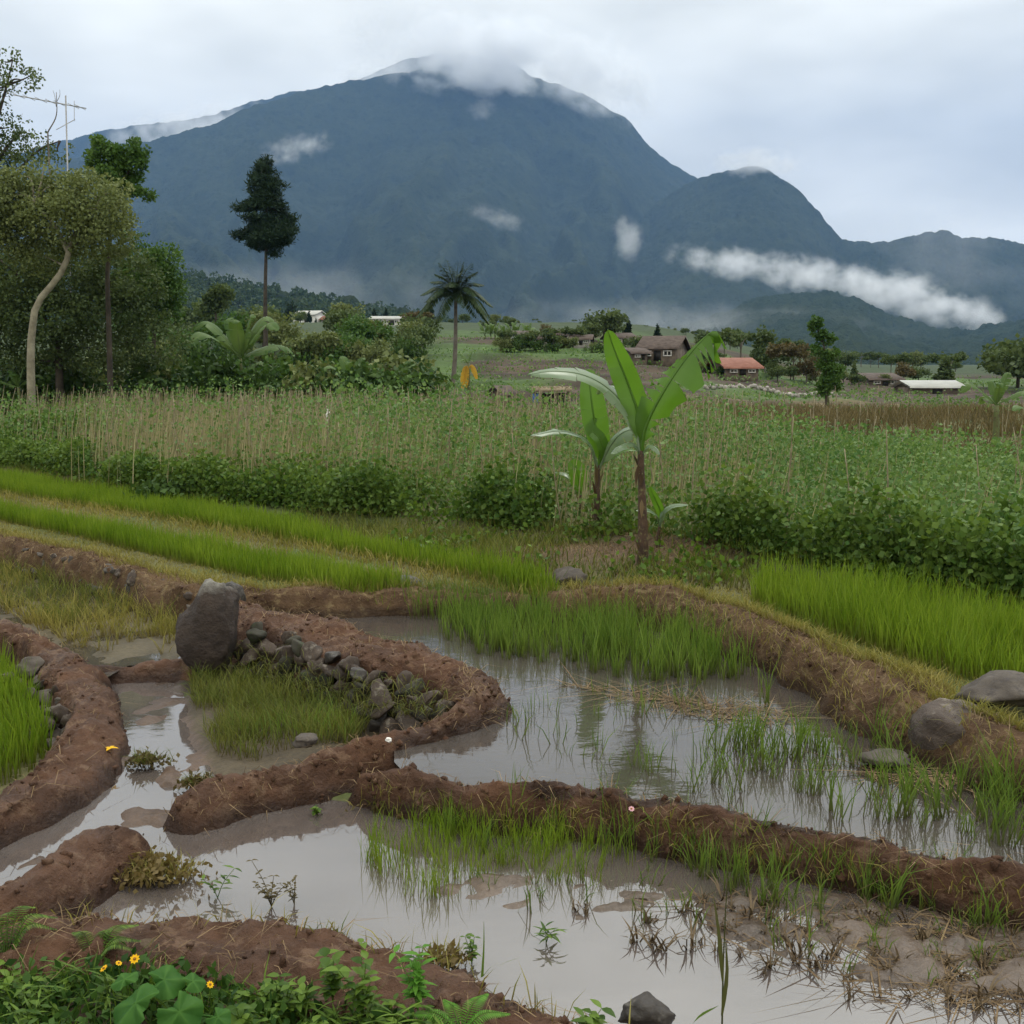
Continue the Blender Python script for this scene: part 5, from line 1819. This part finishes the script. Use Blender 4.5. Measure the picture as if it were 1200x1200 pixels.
# distant forest reads as one mass
mb = MB()
rng = np.random.default_rng(1200)
n = 2600
fy = rng.uniform(420, 1000, n)
fx = rng.uniform(-.75, -.02, n) * fy
A = np.array([px_ for px_ in (0,)])
sil = [(-900, 330), (-300, 318), (0, 315), (150, 318), (220, 322), (300, 337), (400, 354), (480, 370), (560, 388), (700, 402), (800, 415)]
D = np.array([[ray(*p)[0] / ray(*p)[1], ray(*p)[2] / ray(*p)[1]] for p in sil])
e = np.interp(fx / fy, D[:, 0], D[:, 1])
t_ = (fy - 420) / 580
zz = 8 + (CZ + e * 1000 - 8) * np.clip(t_, 0, 1) ** 1.25
C = np.column_stack([fx, fy, zz])
h = rng.uniform(5, 11, n)
k = np.repeat(np.arange(n), 22)
d = rand_unit(rng, len(k)) * rng.uniform(.4, 1, len(k))[:, None]
P = C[k] + d * np.column_stack([h[k] * .38, h[k] * .38, h[k] * .45]) + np.column_stack([0 * h[k], 0 * h[k], h[k] * .4])
V, Fq, r = leaves(P, 2.6, rng, .5, 0)
o = mk('forest', V, Fq, M['forest'], rnd=np.clip(.5 * r + .5 * np.repeat(rng.random(n)[k], 4), 0, 1), smooth=False)
tag(o, 'distant forest covering the hazy foothill at left', 'forest', kind='stuff')

# crops and dry grass on the ploughed slope
rng = np.random.default_rng(1300)
n = 24000
cy_ = rng.uniform(50, 118, n)
cx = rng.uniform(-.2, .55, n) * cy_
f = fbm(cx * .12, cy_ * .16, oct=3, seed=1301)
keep = rng.random(n) < sstep(-.1, .6, f) + .12
cx, cy_ = cx[keep], cy_[keep]
C = np.column_stack([cx, cy_, ground_z(cx, cy_, False) + rng.uniform(.02, .45, len(cx))])
V, Fq, r = leaves(C, .19, rng, .35, .25)
tag(mk('crops', V, Fq, M['bean'], rnd=r, smooth=False), 'straggling vegetable crops on the ploughed slope', 'crops', kind='stuff')
n = 30000
cy_ = rng.uniform(22, 60, n)
cx = rng.uniform(.12, .62, n) * cy_
keep = (cy_ > np.interp(cx / cy_, [-.6, -.1, .1, .25, .5], [44, 42, 34, 28, 22.5])) & (rng.random(n) < sstep(-.8, .2, fbm(cx * .2, cy_ * .3, oct=3, seed=1303)))
B = np.column_stack([cx[keep], cy_[keep], ground_z(cx[keep], cy_[keep], False)])
V, FS, r, t = blades(B, rng.uniform(.3, .8, len(B)), .035, rng, .4)
tag(mk('dry_grass', V, FS, M['drygrass'], rnd=r, uvt=t, smooth=False), 'brown dry grass field beyond the beans at right', 'dry grass', kind='stuff')

# ------------------------------------------------------------------ palms and bananas farther off


def palm(base_px, top_px, Y, fl, nf, label, seed):
    rng = np.random.default_rng(seed)
    b = AT(*base_px, Y)
    b[2] = gz(b[0], b[1])
    tp = AT(*top_px, Y) - b
    t = thing('coconut_palm', b, label, 'palm tree')
    v, f = tube(spline([[0, 0, -.2], tp * .4 + np.array([.08, 0, 0]), tp], 30), np.linspace(.16, .10, 30), 8)
    mk('trunk', v, f, M['barkgrey'], t)
    for k in range(nf):
        a = 2.4 * k + rng.normal(0, .15)
        el = np.interp(k / nf, [0, .3, 1], [1.35, .9, -.35])
        l = fl * rng.uniform(.85, 1.1)
        d = np.array([math.cos(a), math.sin(a), 0])
        sag = l * (.12 + .35 * math.cos(el) ** 2)
        P = spline([tp, tp + d * l * .5 * math.cos(el) + np.array([0, 0, l * .5 * math.sin(el)]), tp + d * l * math.cos(el) * .98 + np.array([0, 0, l * math.sin(el) - sag])], 24)
        mb = MB()
        v, f = tube(P, np.linspace(.035, .008, 24), 5)
        mb.add(v, f, .9)
        T = unit(np.gradient(P, axis=0))
        i = np.repeat(np.arange(3, 24), 4)
        sg = np.tile([-1.0, 1.0, -1.0, 1.0], 21)
        S = unit(np.cross(T[i], np.array([0, 0, 1.0]))) * sg[:, None]
        ll = l * .30 * np.sin(PI * np.clip(i / 25, 0, 1) ** .7) + .08
        dd = unit(S + T[i] * .6 + np.array([0, 0, -.55]) + rng.normal(0, .08, (84, 3)))
        wv = unit(np.cross(dd, np.array([0, 0, 1.0]))) * (.038 * l / 2)
        c = P[i] + T[i] * np.tile([0, 0, .5, .5], 21)[:, None] * l / 24
        V = np.stack([c, c + dd * ll[:, None] * .5 + wv, c + dd * ll[:, None], c + dd * ll[:, None] * .5 - wv], 1).reshape(-1, 3)
        mb.add(V, np.arange(84)[:, None] * 4 + np.arange(4)[None, :], np.repeat(rng.random(84) * .7, 4))
        mb.build('frond', M['palm'], t, smooth=False)
    return t


palm((531, 462), (534, 345), 72, 2.5, 30, 'coconut palm standing alone behind the bean field', 1401)


def banana_far(px, py, Y, hpx, lpx, nl, label, seed, mat='bananafar', dead=0, name='banana_plant', droopy=.5):
    rng = np.random.default_rng(seed)
    k = Y / F
    b = AT(px, py, Y)
    b[2] = gz(b[0], b[1])
    t = thing(name, b, label, 'banana plant')
    th = max(.3, AT(px, py - hpx, Y)[2] - b[2])
    v, f = tube(spline([[0, 0, -.1], [.03, 0, th * .5], [.0, 0, th]], 8), np.linspace(.11, .06, 8), 8)
    mk('trunk', v, f, M['stemgreen'], t)
    l = lpx * k
    for i in range(nl):
        a = i * 2.4 + rng.normal(0, .25)
        el = np.interp(i / max(1, nl - 1), [0, .5, 1], [1.3, .85, .3])
        d = np.array([math.cos(a), math.sin(a) * .8, 0])
        up = np.array([0, 0, 1.0])
        tp = up * th
        ll = l * rng.uniform(.8, 1.1)
        P = [tp, tp + d * ll * .35 * math.cos(el) + up * ll * .4 * math.sin(el), tp + d * ll * .75 * math.cos(el) + up * ll * .72 * math.sin(el), tp + d * ll * 1.05 * math.cos(el) + up * (ll * .72 * math.sin(el) - ll * .25 * droopy * math.cos(el))]
        banana_leaf(P, ll * .26, up + d * -.6 + np.array([0, -.5, 0]), 'bananadead' if i < dead else mat, t, seed * 20 + i, .2, .6, 18, .4)
    return t


banana_far(283, 458, 48, 38, 78, 9, 'largest of the distant banana plants, arching leaves, below the pine', 51)
banana_far(335, 462, 50, 14, 46, 7, 'banana plant right of the largest one below the pine', 52)
banana_far(415, 470, 48, 14, 50, 8, 'banana plant with pale upright leaf left of the big dark bush', 53)
banana_far(450, 470, 50, 8, 34, 6, 'low banana plant in front of the big dark bush', 54)
banana_far(240, 462, 47, 8, 34, 5, 'small banana plant at the left of the largest one', 55)
banana_far(520, 470, 49, 6, 26, 6, 'small banana plant left of the palm foot', 56)
banana_far(22, 462, 44, 8, 34, 5, 'young banana plant at the foot of the pale curved trunk', 57)
banana_far(1166, 505, 27, 30, 50, 7, 'banana plant with few pale leaves at the right edge of beans', 58, droopy=.9)
banana_far(1208, 505, 29, 20, 40, 5, 'banana plant cut by the right edge', 59)
banana_far(970, 470, 60, 6, 30, 6, 'pale banana leaves at the foot of the slim green tree', 60)
t = banana_far(549, 466, 58, 40, 20, 3, 'withered banana plant with yellow hanging leaves right of the palm', 61, dead=0)
for k_, (dx, dz) in enumerate(((-2, 30), (9, 16), (-6, 34))):
    b = np.array(t.location)
    h0 = 2.0
    P = [np.array([0, 0, h0]), np.array([dx * .02, -.1, h0 + .15]), np.array([dx * .045, -.15, h0 - .35]), np.array([dx * .05, -.18, h0 - dz * .032])]
    banana_leaf(P, .26, (0, -1, .2), 'bananadead', t, 6200 + k_, .2, .4, 18, .3)
rng = np.random.default_rng(1500)
for k_ in range(7):
    px = [568, 580, 592, 606, 618, 575, 600][k_]
    p = hit(px, 398)
    banana_far(px, 398, p[1], 6, 20, 5, 'far banana plant in the pale row on the green slope', 70 + k_)['group'] = 'far banana plants on the green slope'

# ------------------------------------------------------------------ houses


def house(px, py, wpx, hpx, rpx, dm, wall, roof, label, rz=0.0, Y=None, over=.35, nwin=2, door=True, name='house', cat='house', gable=True):
    p = hit(px, py) if Y is None else AT(px, py, Y)
    if Y is not None:
        p[2] = gz(p[0], p[1])
    k = p[1] / F
    w, h, rh = wpx * k, hpx * k, rpx * k
    if Y is not None:
        h = max(h, AT(px, py - hpx, Y)[2] - p[2])
    t = thing(name, p, label, cat, rz=rz)
    v, f = box((0, 0, h / 2 - .4), (w, dm, h + .8))
    mb = MB(); mb.add(v, f)
    if gable:
        for sx in (-1, 1):
            mb.add(np.array([[sx * w / 2, -dm / 2, h], [sx * w / 2, dm / 2, h], [sx * w / 2, 0, h + rh * .93], [sx * (w / 2 - .12), -dm / 2, h], [sx * (w / 2 - .12), dm / 2, h], [sx * (w / 2 - .12), 0, h + rh * .93]]),
                   [np.array([[0, 1, 2], [5, 4, 3]]), np.array([[0, 2, 5, 3], [1, 4, 5, 2]])])
    mb.build('wall', M[wall], t, smooth=False)
    ov = over
    th = .12
    yb = dm / 2 + ov
    zb = h - ov * rh / (dm / 2) + .03
    x = w / 2 + ov
    V, FS = [], []
    mb = MB()
    for sy in (-1, 1):
        v = np.array([[-x, sy * yb, zb], [x, sy * yb, zb], [x, 0, h + rh + .03], [-x, 0, h + rh + .03]])
        v2 = v + np.array([0, 0, th])
        mb.add(np.vstack([v, v2]), np.array([[0, 1, 2, 3], [4, 5, 6, 7], [0, 1, 5, 4], [0, 3, 7, 4], [1, 2, 6, 5]]))
    mb.build('roof', M[roof], t, smooth=False)
    n = nwin + (1 if door else 0)
    for i in range(n):
        xx = (-.5 + (i + .5) / n) * w * .86
        if door and i == n // 2:
            v, f = box((xx, -dm / 2 - .02, min(1.0, h * .4)), (min(.9, w * .2), .08, min(2.0, h * .8)))
            mk('door', v, f, M['dark'], t, smooth=False)
        else:
            ww, wh = min(1.1, w / n * .55), min(1.1, h * .38)
            v, f = box((xx, -dm / 2 - .015, h * .58), (ww, .06, wh))
            fr = mk('window', v, f, M['dark'], t, smooth=False)
            mbf = MB()
            for c_, s_ in (((xx, -dm / 2 - .05, h * .58 + wh / 2), (ww + .16, .08, .08)), ((xx, -dm / 2 - .05, h * .58 - wh / 2), (ww + .16, .08, .08)), ((xx, -dm / 2 - .05, h * .58), (.06, .07, wh - .09)),
                           ((xx - ww / 2 - .04, -dm / 2 - .05, h * .58), (.08, .08, wh - .09)), ((xx + ww / 2 + .04, -dm / 2 - .05, h * .58), (.08, .08, wh - .09))):
                v, f = box(c_, s_)
                mbf.add(v, f)
            mbf.build('frame', M['plaster'], fr, smooth=False)
    return t


house(364, 386, 26, 10, 5, 7, 'plaster', 'metal', 'white house with pale roof and windows on the hillside, left', R1(-14), Y=255, nwin=3)
house(388, 388, 16, 5, 4, 5, 'plastergrey', 'tilered', 'small pinkish roofed house right of the white one', R1(-10), Y=255, nwin=1)
house(458, 392, 40, 7, 3, 5, 'plaster', 'metal', 'long low white building left of the coconut palm', 0, Y=170, nwin=5)
house(612, 402, 18, 7, 5, 5, 'plaster', 'tile', 'white walled house at the left end of the village', R1(12), nwin=2)
house(634, 404, 18, 6, 5, 5, 'plastergrey', 'tile', 'grey walled house second from the village left end', R1(-8), nwin=2)
house(658, 400, 20, 6, 5, 5, 'plastergrey', 'tile', 'brown roofed house below the dark round tree at its left', R1(5), nwin=2)
house(682, 405, 18, 6, 5, 5, 'plastergrey', 'tile', 'pale fronted house right below the dark round tree', R1(-6), nwin=2)
house(725, 404, 22, 7, 5, 5, 'plastergrey', 'tile', 'grey house right of the dark round tree', R1(8), nwin=2)
house(778, 424, 40, 14, 13, 6, 'plank', 'tile', 'biggest brown roofed house with open porch in mid village', R1(-18), nwin=2)
house(742, 422, 16, 7, 5, 4, 'plank', 'tile', 'small plank hut left of the biggest brown roofed house', R1(10), nwin=1)
house(858, 440, 36, 8, 10, 6, 'plank', 'tilered', 'dark walled house with faded red tiled roof', R1(4), nwin=2)
house(1025, 452, 34, 7, 6, 5, 'plank', 'tile', 'low brown roofed house left of the metal roofed shed', R1(3), nwin=2)
house(1086, 462, 54, 8, 6, 5, 'plank', 'metal', 'long plank shed with pale sheet metal roof at right', R1(-3), nwin=0, door=True, name='shed', cat='shed')

# thatched shack with a tarp
p = AT(646, 472, 56); p[2] = gz(p[0], p[1])
t = thing('shack', p, 'little open shack with dry thatch and blue tarp beyond the beans', 'shack')
for sx in (-.85, .85):
    for sy in (-.5, .5):
        v, f = tube([[sx, sy, -.2], [sx * 1.02, sy, 1.0]], .04, 6)
        mk('post', v, f, M['bamboo'], t)
mb = MB()
v, f = box((0, 0, 1.06), (2.0, 1.4, .16)); v = v + .05 * np.stack([noise(v[:, 0] * 3, v[:, 1] * 3), noise(v[:, 1] * 3, v[:, 2]), noise(v[:, 0] * 2, v[:, 2])], 1)
mb.add(v, f)
B = np.column_stack([RNG.uniform(-1, 1, 300), RNG.uniform(-.7, .7, 300), np.full(300, 1.12)])
vv, ff, rr, tt_ = blades(B, .2, .03, RNG, 1.6)
mb.add(vv, ff, rr)
mb.build('roof', M['thatch'], t, smooth=False)
v, f = box((0, .35, .45), (1.6, .08, .95)); mk('back_wall', v, f, M['dark'], t, smooth=False)
v, f = box((-.82, -.55, .62), (.34, .05, .55)); mk('tarp', v, f, M['tarp'], t, smooth=False)
p = AT(588, 470, 58); p[2] = gz(p[0], p[1])
house(588, 470, 16, 8, 7, 1.2, 'plank', 'tile', 'tiny dark hut beyond the beans left of the thatched shack', R1(30), Y=58, nwin=0, over=.15, name='hut', cat='hut')

# pale field wall at right
p = hit(905, 462)
t = thing('field_wall', p, 'broken pale stone field wall on the slope below the red roof', 'field wall')
rng = np.random.default_rng(1600)
mb = MB()
for i in range(60):
    x = -4.5 + 9 * i / 59
    g = gz(p[0] + x, p[1]) - p[2]
    v, f = rock_mesh((.16, .14, .15), int(rng.integers(1e6)), ICO2, 4, .2)
    mb.add(v + np.array([x, rng.normal(0, .06), g + rng.uniform(.05, .3)]), f)
mb.build('stones', M['plastergrey'], t)

# TV aerial on a tall mast among the trees
b = AT(77, 300, 46); b[2] = gz(b[0], b[1])
t = thing('tv_aerial', b, 'TV aerial with long boom on a mast above the left trees', 'aerial')
A_ = lambda px, py: AT(px, py, 46) - b
v, f = tube([[0, 0, 0], A_(77, 112)], .03, 6); mk('mast', v, f, M['aerial'], t)
v, f = tube([A_(15, 111), A_(101, 127)], .022, 6); mk('boom', v, f, M['aerial'], t)
for px in (22, 34, 48, 60, 70, 86, 94):
    c = A_(px, 111 + (px - 15) * 16 / 86)
    v, f = tube([c + np.array([-.05, -.45, 0]), c + np.array([.05, .45, 0])], .012, 5); mk('rod', v, f, M['aerial'], t)
v, f = tube([A_(66, 152), A_(88, 140)], .015, 5); mk('strut', v, f, M['aerial'], t)
v, f = tube([A_(87, 142), A_(87, 118)], .012, 5); mk('rod', v, f, M['aerial'], t)
# bare twig beside it
b = AT(60, 260, 46.5); b[2] = gz(b[0], b[1])
t = thing('dead_branch', b, 'bare dead forked stem beside the TV aerial', 'dead tree')
A_ = lambda px, py: AT(px, py, 46.5) - b
limb_mesh('trunk', [([[0, 0, 0], A_(58, 200), A_(56, 155)], .06, .03), ([A_(56, 155), A_(66, 135), A_(66, 108)], .03, .012), ([A_(66, 125), A_(64, 112), A_(62, 106)], .015, .006), ([A_(66, 120), A_(70, 112), A_(70, 105)], .015, .006)], 'barkgrey', t)

# ------------------------------------------------------------------ mountains


def px_dir(px, py):
    u, y, z = ray(px, py)
    return u / y, z / y


def ridge(name, sil, R, Rb, zb, mat, label, nu=900, nr=200, back=.35, gul=120, fine=7, seed=0, pw=1.25, spurs=14, a_lim=None):
    A = np.array([px_dir(*p) for p in sil])
    a0, a1 = (A[0, 0], A[-1, 0]) if a_lim is None else a_lim
    a = np.linspace(a0, a1, nu)
    # smooth silhouette
    e = np.interp(a, A[:, 0], A[:, 1])
    k = max(3, nu // 120)
    ker = np.hanning(k * 2 + 1); ker /= ker.sum()
    e = np.convolve(np.pad(e, k, mode='edge'), ker, 'valid')
    e = e + .0011 * fbm(a * 60, a * 0, oct=4, seed=seed + 1, gain=.6)
    Ra = R * (1 + .12 * fbm(a * 3, a * 0 + 3, oct=2, seed=seed + 2))
    t = np.concatenate([np.linspace(0, 1, nr), 1 + np.linspace(.02, back, 24)])
    Tm, Am = np.meshgrid(t, a, indexing='ij')
    Em = np.broadcast_to(e, Tm.shape)
    Rm = np.broadcast_to(Ra, Tm.shape)
    Y = Rb + (Rm - Rb) * Tm
    X = Am * Y
    zr = CZ + Em * Rm
    up = zb + (zr - zb) * np.clip(Tm, 0, 1) ** pw
    dn = zr - (zr - zb) * np.clip((Tm - 1) / back, 0, 1) ** 1.2 * .75
    Z = np.where(Tm <= 1, up, dn)
    env = np.clip(4 * Tm * (1 - Tm), 0, 1)
    wv = fbm(X * .0012, Y * .0012, oct=3, seed=seed + 3)
    sp = .5 + .5 * fbm(Am * spurs + .5 * wv, Tm * 2.2 + .3 * wv, oct=3, seed=seed + 4)
    Z = Z - gul * env * (1 - sp) * 1.6
    Z = Z + fine * fbm(X / (fine * 4), Y / (fine * 4), oct=3, seed=seed + 5, gain=.7) * (.35 + .65 * (Tm < .99))
    nr2 = len(t)
    i = np.arange(nr2 - 1)[:, None] * nu
    j = np.arange(nu - 1)[None, :]
    Fq = np.stack([i + j, i + j + 1, i + nu + j + 1, i + nu + j], -1).reshape(-1, 4)
    o = mk(name, np.stack([X.ravel(), Y.ravel(), Z.ravel()], 1), Fq, mat)
    tag(o, label, name.replace('_', ' '), kind='structure')
    return o


HM = hillmat('mountain_forest', (.030, .044, .030), (.048, .064, .038), (.02, .03, .021), .006)
HM2 = hillmat('hill_forest', (.028, .046, .026), (.05, .07, .036), (.018, .031, .018), .012)
HM3 = hillmat('foothill_forest', (.032, .054, .024), (.06, .082, .034), (.022, .036, .018), .03)
ridge('mountain', [(-900, 420), (-300, 300), (-100, 240), (60, 190), (150, 168), (200, 160), (260, 140), (300, 122), (350, 110), (400, 98), (450, 88), (490, 84), (540, 82),
                   (600, 84), (640, 92), (690, 114), (735, 138), (762, 172), (790, 196), (822, 210), (860, 245), (920, 300), (1000, 350), (1100, 380), (1300, 400)],
      5000, 1500, 4, HM, 'big blue forested mountain with its summit in cloud', nu=1300, nr=260, seed=100, gul=190, fine=8)
ridge('mountain', [(640, 330), (740, 260), (800, 218), (830, 206), (870, 196), (900, 198), (930, 216), (958, 246), (985, 280), (1020, 300), (1100, 340), (1300, 380)],
      4300, 1500, 4, HM, 'lower rounded shoulder peak right of the main summit', nu=700, nr=200, seed=140, gul=40, fine=8, pw=1.9)
ridge('mountain', [(700, 380), (850, 330), (930, 292), (985, 281), (1010, 285), (1060, 280), (1085, 272), (1105, 270), (1130, 280), (1160, 278), (1200, 286), (1300, 300), (1500, 320), (1900, 380)],
      3600, 1400, 4, HM, 'dark forested ridge running out right under the clouds', nu=900, nr=200, seed=180, gul=40, fine=8, pw=1.9)
ridge('mountain', [(-900, 330), (-300, 240), (0, 185), (90, 162), (130, 150), (200, 141), (250, 135), (290, 121), (340, 108), (400, 100), (440, 84), (480, 66), (540, 62), (600, 74), (660, 110)],
      6400, 4500, 200, HM, 'pale ridge behind the left slope of the mountain', nu=700, nr=80, seed=220, gul=60, fine=8)
ridge('hill', [(560, 420), (700, 398), (780, 384), (840, 370), (880, 352), (920, 345), (960, 342), (1000, 348), (1040, 370), (1080, 381), (1130, 388), (1170, 383), (1200, 374), (1300, 350),
               (1500, 330), (2000, 360)], 2200, 900, 6, HM2, 'green forested hill below the long cloud at right', nu=900, nr=160, seed=260, gul=14, fine=7)
ridge('hill', [(-900, 330), (-300, 318), (0, 315), (150, 318), (220, 322), (300, 337), (400, 354), (480, 370), (560, 388), (700, 402), (800, 415)],
      1000, 420, 8, HM3, 'hazy green foothill behind the pine at left', nu=700, nr=120, seed=300, gul=8, fine=5)

# ------------------------------------------------------------------ cloud patches and haze


def cloudmat(dens, asp, seed, edge=1.9):
    m, nt, out = nodemat('cloud_vapour')
    tc = N(nt, 'TexCoord')
    ln = N(nt, 'VectorMath', operation='LENGTH')
    nt.links.new(tc.outputs['Object'], ln.inputs[0])
    mp = N(nt, 'Mapping')
    mp.inputs['Scale'].default_value = asp
    mp.inputs['Location'].default_value = (seed * 1.7, seed * .9, seed * 2.3)
    nt.links.new(tc.outputs['Object'], mp.inputs['Vector'])
    n = mth(nt, 'ADD', mth(nt, 'MULTIPLY', nz(nt, 2.0, 6, .6, vec=mp.outputs[0]), .5), mth(nt, 'MULTIPLY', nz(nt, .9, 2, .5, vec=mp.outputs[0]), .5))
    d = mth(nt, 'SUBTRACT', 1.0, ln.outputs['Value'])
    d = mth(nt, 'ADD', mth(nt, 'MULTIPLY', d, edge), mth(nt, 'MULTIPLY', mth(nt, 'SUBTRACT', n, .56), 8.0))
    inside = mth(nt, 'MULTIPLY', mth(nt, 'SUBTRACT', 1.0, ln.outputs['Value']), 3.0, clamp=True)
    d = mth(nt, 'MULTIPLY', mth(nt, 'MULTIPLY', d, inside), dens, clamp=False)
    d = mth(nt, 'MAXIMUM', d, 0.0)
    v = N(nt, 'VolumePrincipled')
    v.inputs['Color'].default_value = (.97, .98, 1, 1)
    v.inputs['Anisotropy'].default_value = 0.0
    nt.links.new(d, v.inputs['Density'])
    nt.links.new(v.outputs[0], out.inputs['Volume'])
    return m


def cloud(px, py, Y, rx, ry, rd, tilt, dens, label, seed):
    c = AT(px, py, Y)
    k = Y / F
    bm = bmesh.new()
    bmesh.ops.create_icosphere(bm, subdivisions=3, radius=1.0)
    me = bpy.data.meshes.new('cloud')
    bm.to_mesh(me)
    bm.free()
    sx, sz = rx * k, ry * k
    me.materials.append(cloudmat(dens, (sx / sz * .8, rd / sz * .8, 1.0), seed))
    o = bpy.data.objects.new('cloud', me)
    COL.objects.link(o)
    o.location = Vector(c)
    o.scale = (sx, rd, sz)
    o.rotation_euler = (0, tilt, 0)
    tag(o, label, 'cloud', kind='stuff')


cloud(731, 280, 2100, 26, 38, 70, R1(-18), .009, 'small upright puff of cloud on the mountain face', 1)
cloud(850, 306, 2500, 82, 24, 90, R1(9), 0.010, 'left end of the long cloud on the mountain foot', 2)
cloud(945, 322, 2500, 100, 28, 100, R1(10), 0.013, 'middle of the long cloud strip at the mountain foot', 3)
cloud(1050, 344, 2450, 105, 34, 100, R1(13), 0.016, 'thick part of the long cloud above green hill', 4)
cloud(1125, 366, 2450, 62, 28, 90, R1(14), 0.013, 'right end of the long cloud sinking behind hill', 5)
cloud(348, 172, 2700, 58, 17, 80, R1(-16), .006, 'thin wisp of cloud above the pine on the mountain flank', 6)
cloud(585, 256, 2000, 52, 13, 80, R1(17), .003, 'faint wisp of mist in the middle of the mountain', 7)
cloud(566, 128, 3300, 24, 16, 80, 0, .0015, 'faint mist patch under the summit', 8)
cloud(555, 62, 4700, 200, 50, 420, R1(3), .009, 'grey cloud cap hiding the mountain summit', 9)
cloud(690, 92, 4700, 100, 40, 380, R1(24), .008, 'cloud sliding down the right shoulder of the summit', 10)
cloud(885, 194, 4000, 62, 18, 260, R1(5), .006, 'thin cloud on top of the rounded shoulder peak', 11)
cloud(215, 152, 5300, 120, 24, 300, R1(-14), .005, 'pale mist in the gap behind the left slope', 12)
cloud(430, 92, 5400, 60, 16, 250, R1(-14), .006, 'mist streak left of the summit', 13)
cloud(820, 385, 1900, 300, 40, 300, R1(4), .0010, 'low valley mist at the foot of the mountain behind the village', 14)
cloud(330, 350, 1500, 260, 50, 260, 0, .0008, 'low mist over the foot of the left slopes behind pine', 15)
cloud(1120, 300, 3000, 160, 60, 200, R1(15), .0006, 'thin veil of mist on the far right ridge', 16)

m, nt, out = nodemat('haze_air')
v = N(nt, 'VolumePrincipled')
v.inputs['Color'].default_value = (.28, .52, 1.0, 1)
v.inputs['Density'].default_value = HAZE
v.inputs['Anisotropy'].default_value = 0.0
nt.links.new(v.outputs[0], out.inputs['Volume'])
V, Fq = box((0, 4300, 1000), (16000, 9400, 2016))
o = mk('haze', V, Fq, m, smooth=False)
tag(o, 'thin bluish haze filling the valley air', 'haze', kind='stuff')

# ------------------------------------------------------------------ light
SUN_EL, SUN_AZ = R1(62), R1(35)
w = bpy.data.worlds.new('World')
SC.world = w
w.use_nodes = True
nt = w.node_tree
nt.nodes.clear()
out = nt.nodes.new('ShaderNodeOutputWorld')
bg = N(nt, 'Background', Strength=.1)
sky = N(nt, 'TexSky')
sky.sky_type = 'NISHITA'
sky.sun_disc = False
sky.sun_elevation = SUN_EL
sky.sun_rotation = SUN_AZ
tc = N(nt, 'TexCoord')
sep = N(nt, 'SeparateXYZ')
nt.links.new(tc.outputs['Generated'], sep.inputs[0])
mp = N(nt, 'Mapping')
mp.inputs['Scale'].default_value = (1.6, 1.6, 4.2)
mp.inputs['Rotation'].default_value = (0, .12, 0)
nt.links.new(tc.outputs['Generated'], mp.inputs['Vector'])
n1 = nz(nt, 1.7, 4, .5, vec=mp.outputs[0])
cl = mixrgb(nt, mapr(nt, n1, .38, .62, 0, 1), SKY_LO, SKY_HI)
g = mapr(nt, sep.outputs['Z'], .18, .62, 1.0, SKY_UP)
comb = N(nt, 'CombineXYZ')
for i in range(3):
    nt.links.new(g, comb.inputs[i])
cl = mixrgb(nt, 1.0, cl, comb.outputs[0], 'MULTIPLY')
mx = mixrgb(nt, .95, sky.outputs[0], cl)
nt.links.new(mx, bg.inputs['Color'])
nt.links.new(bg.outputs[0], out.inputs['Surface'])

sl = bpy.data.lights.new('sun', 'SUN')
sl.energy = 1.0
sl.angle = R1(20)
sl.color = (1, .96, .9)
so = bpy.data.objects.new('sun', sl)
COL.objects.link(so)
d = Vector((math.sin(SUN_AZ) * math.cos(SUN_EL), math.cos(SUN_AZ) * math.cos(SUN_EL), math.sin(SUN_EL)))
so.rotation_euler = (-d).to_track_quat('-Z', 'Y').to_euler()

cam = bpy.data.cameras.new('camera')
cam.sensor_fit = 'HORIZONTAL'
cam.angle = 2 * math.atan(600 / F)
cam.clip_start = .05
cam.clip_end = 30000
co = bpy.data.objects.new('camera', cam)
COL.objects.link(co)
co.location = (0, 0, CZ)
co.rotation_euler = (PI / 2 - PITCH, 0, 0)
SC.camera = co

SC.view_settings.view_transform = 'Standard'
SC.view_settings.look = 'None'
SC.view_settings.exposure = EXPO
SC.view_settings.gamma = 1
cy = SC.cycles
cy.max_bounces = 8
cy.diffuse_bounces = 3
cy.glossy_bounces = 3
cy.transmission_bounces = 3
cy.volume_bounces = 6
cy.transparent_max_bounces = 8
cy.caustics_reflective = False
cy.caustics_refractive = False
cy.use_denoising = True
try:
    cy.denoiser = 'OPENIMAGEDENOISE'
except Exception:
    pass
SC.render.use_persistent_data = False
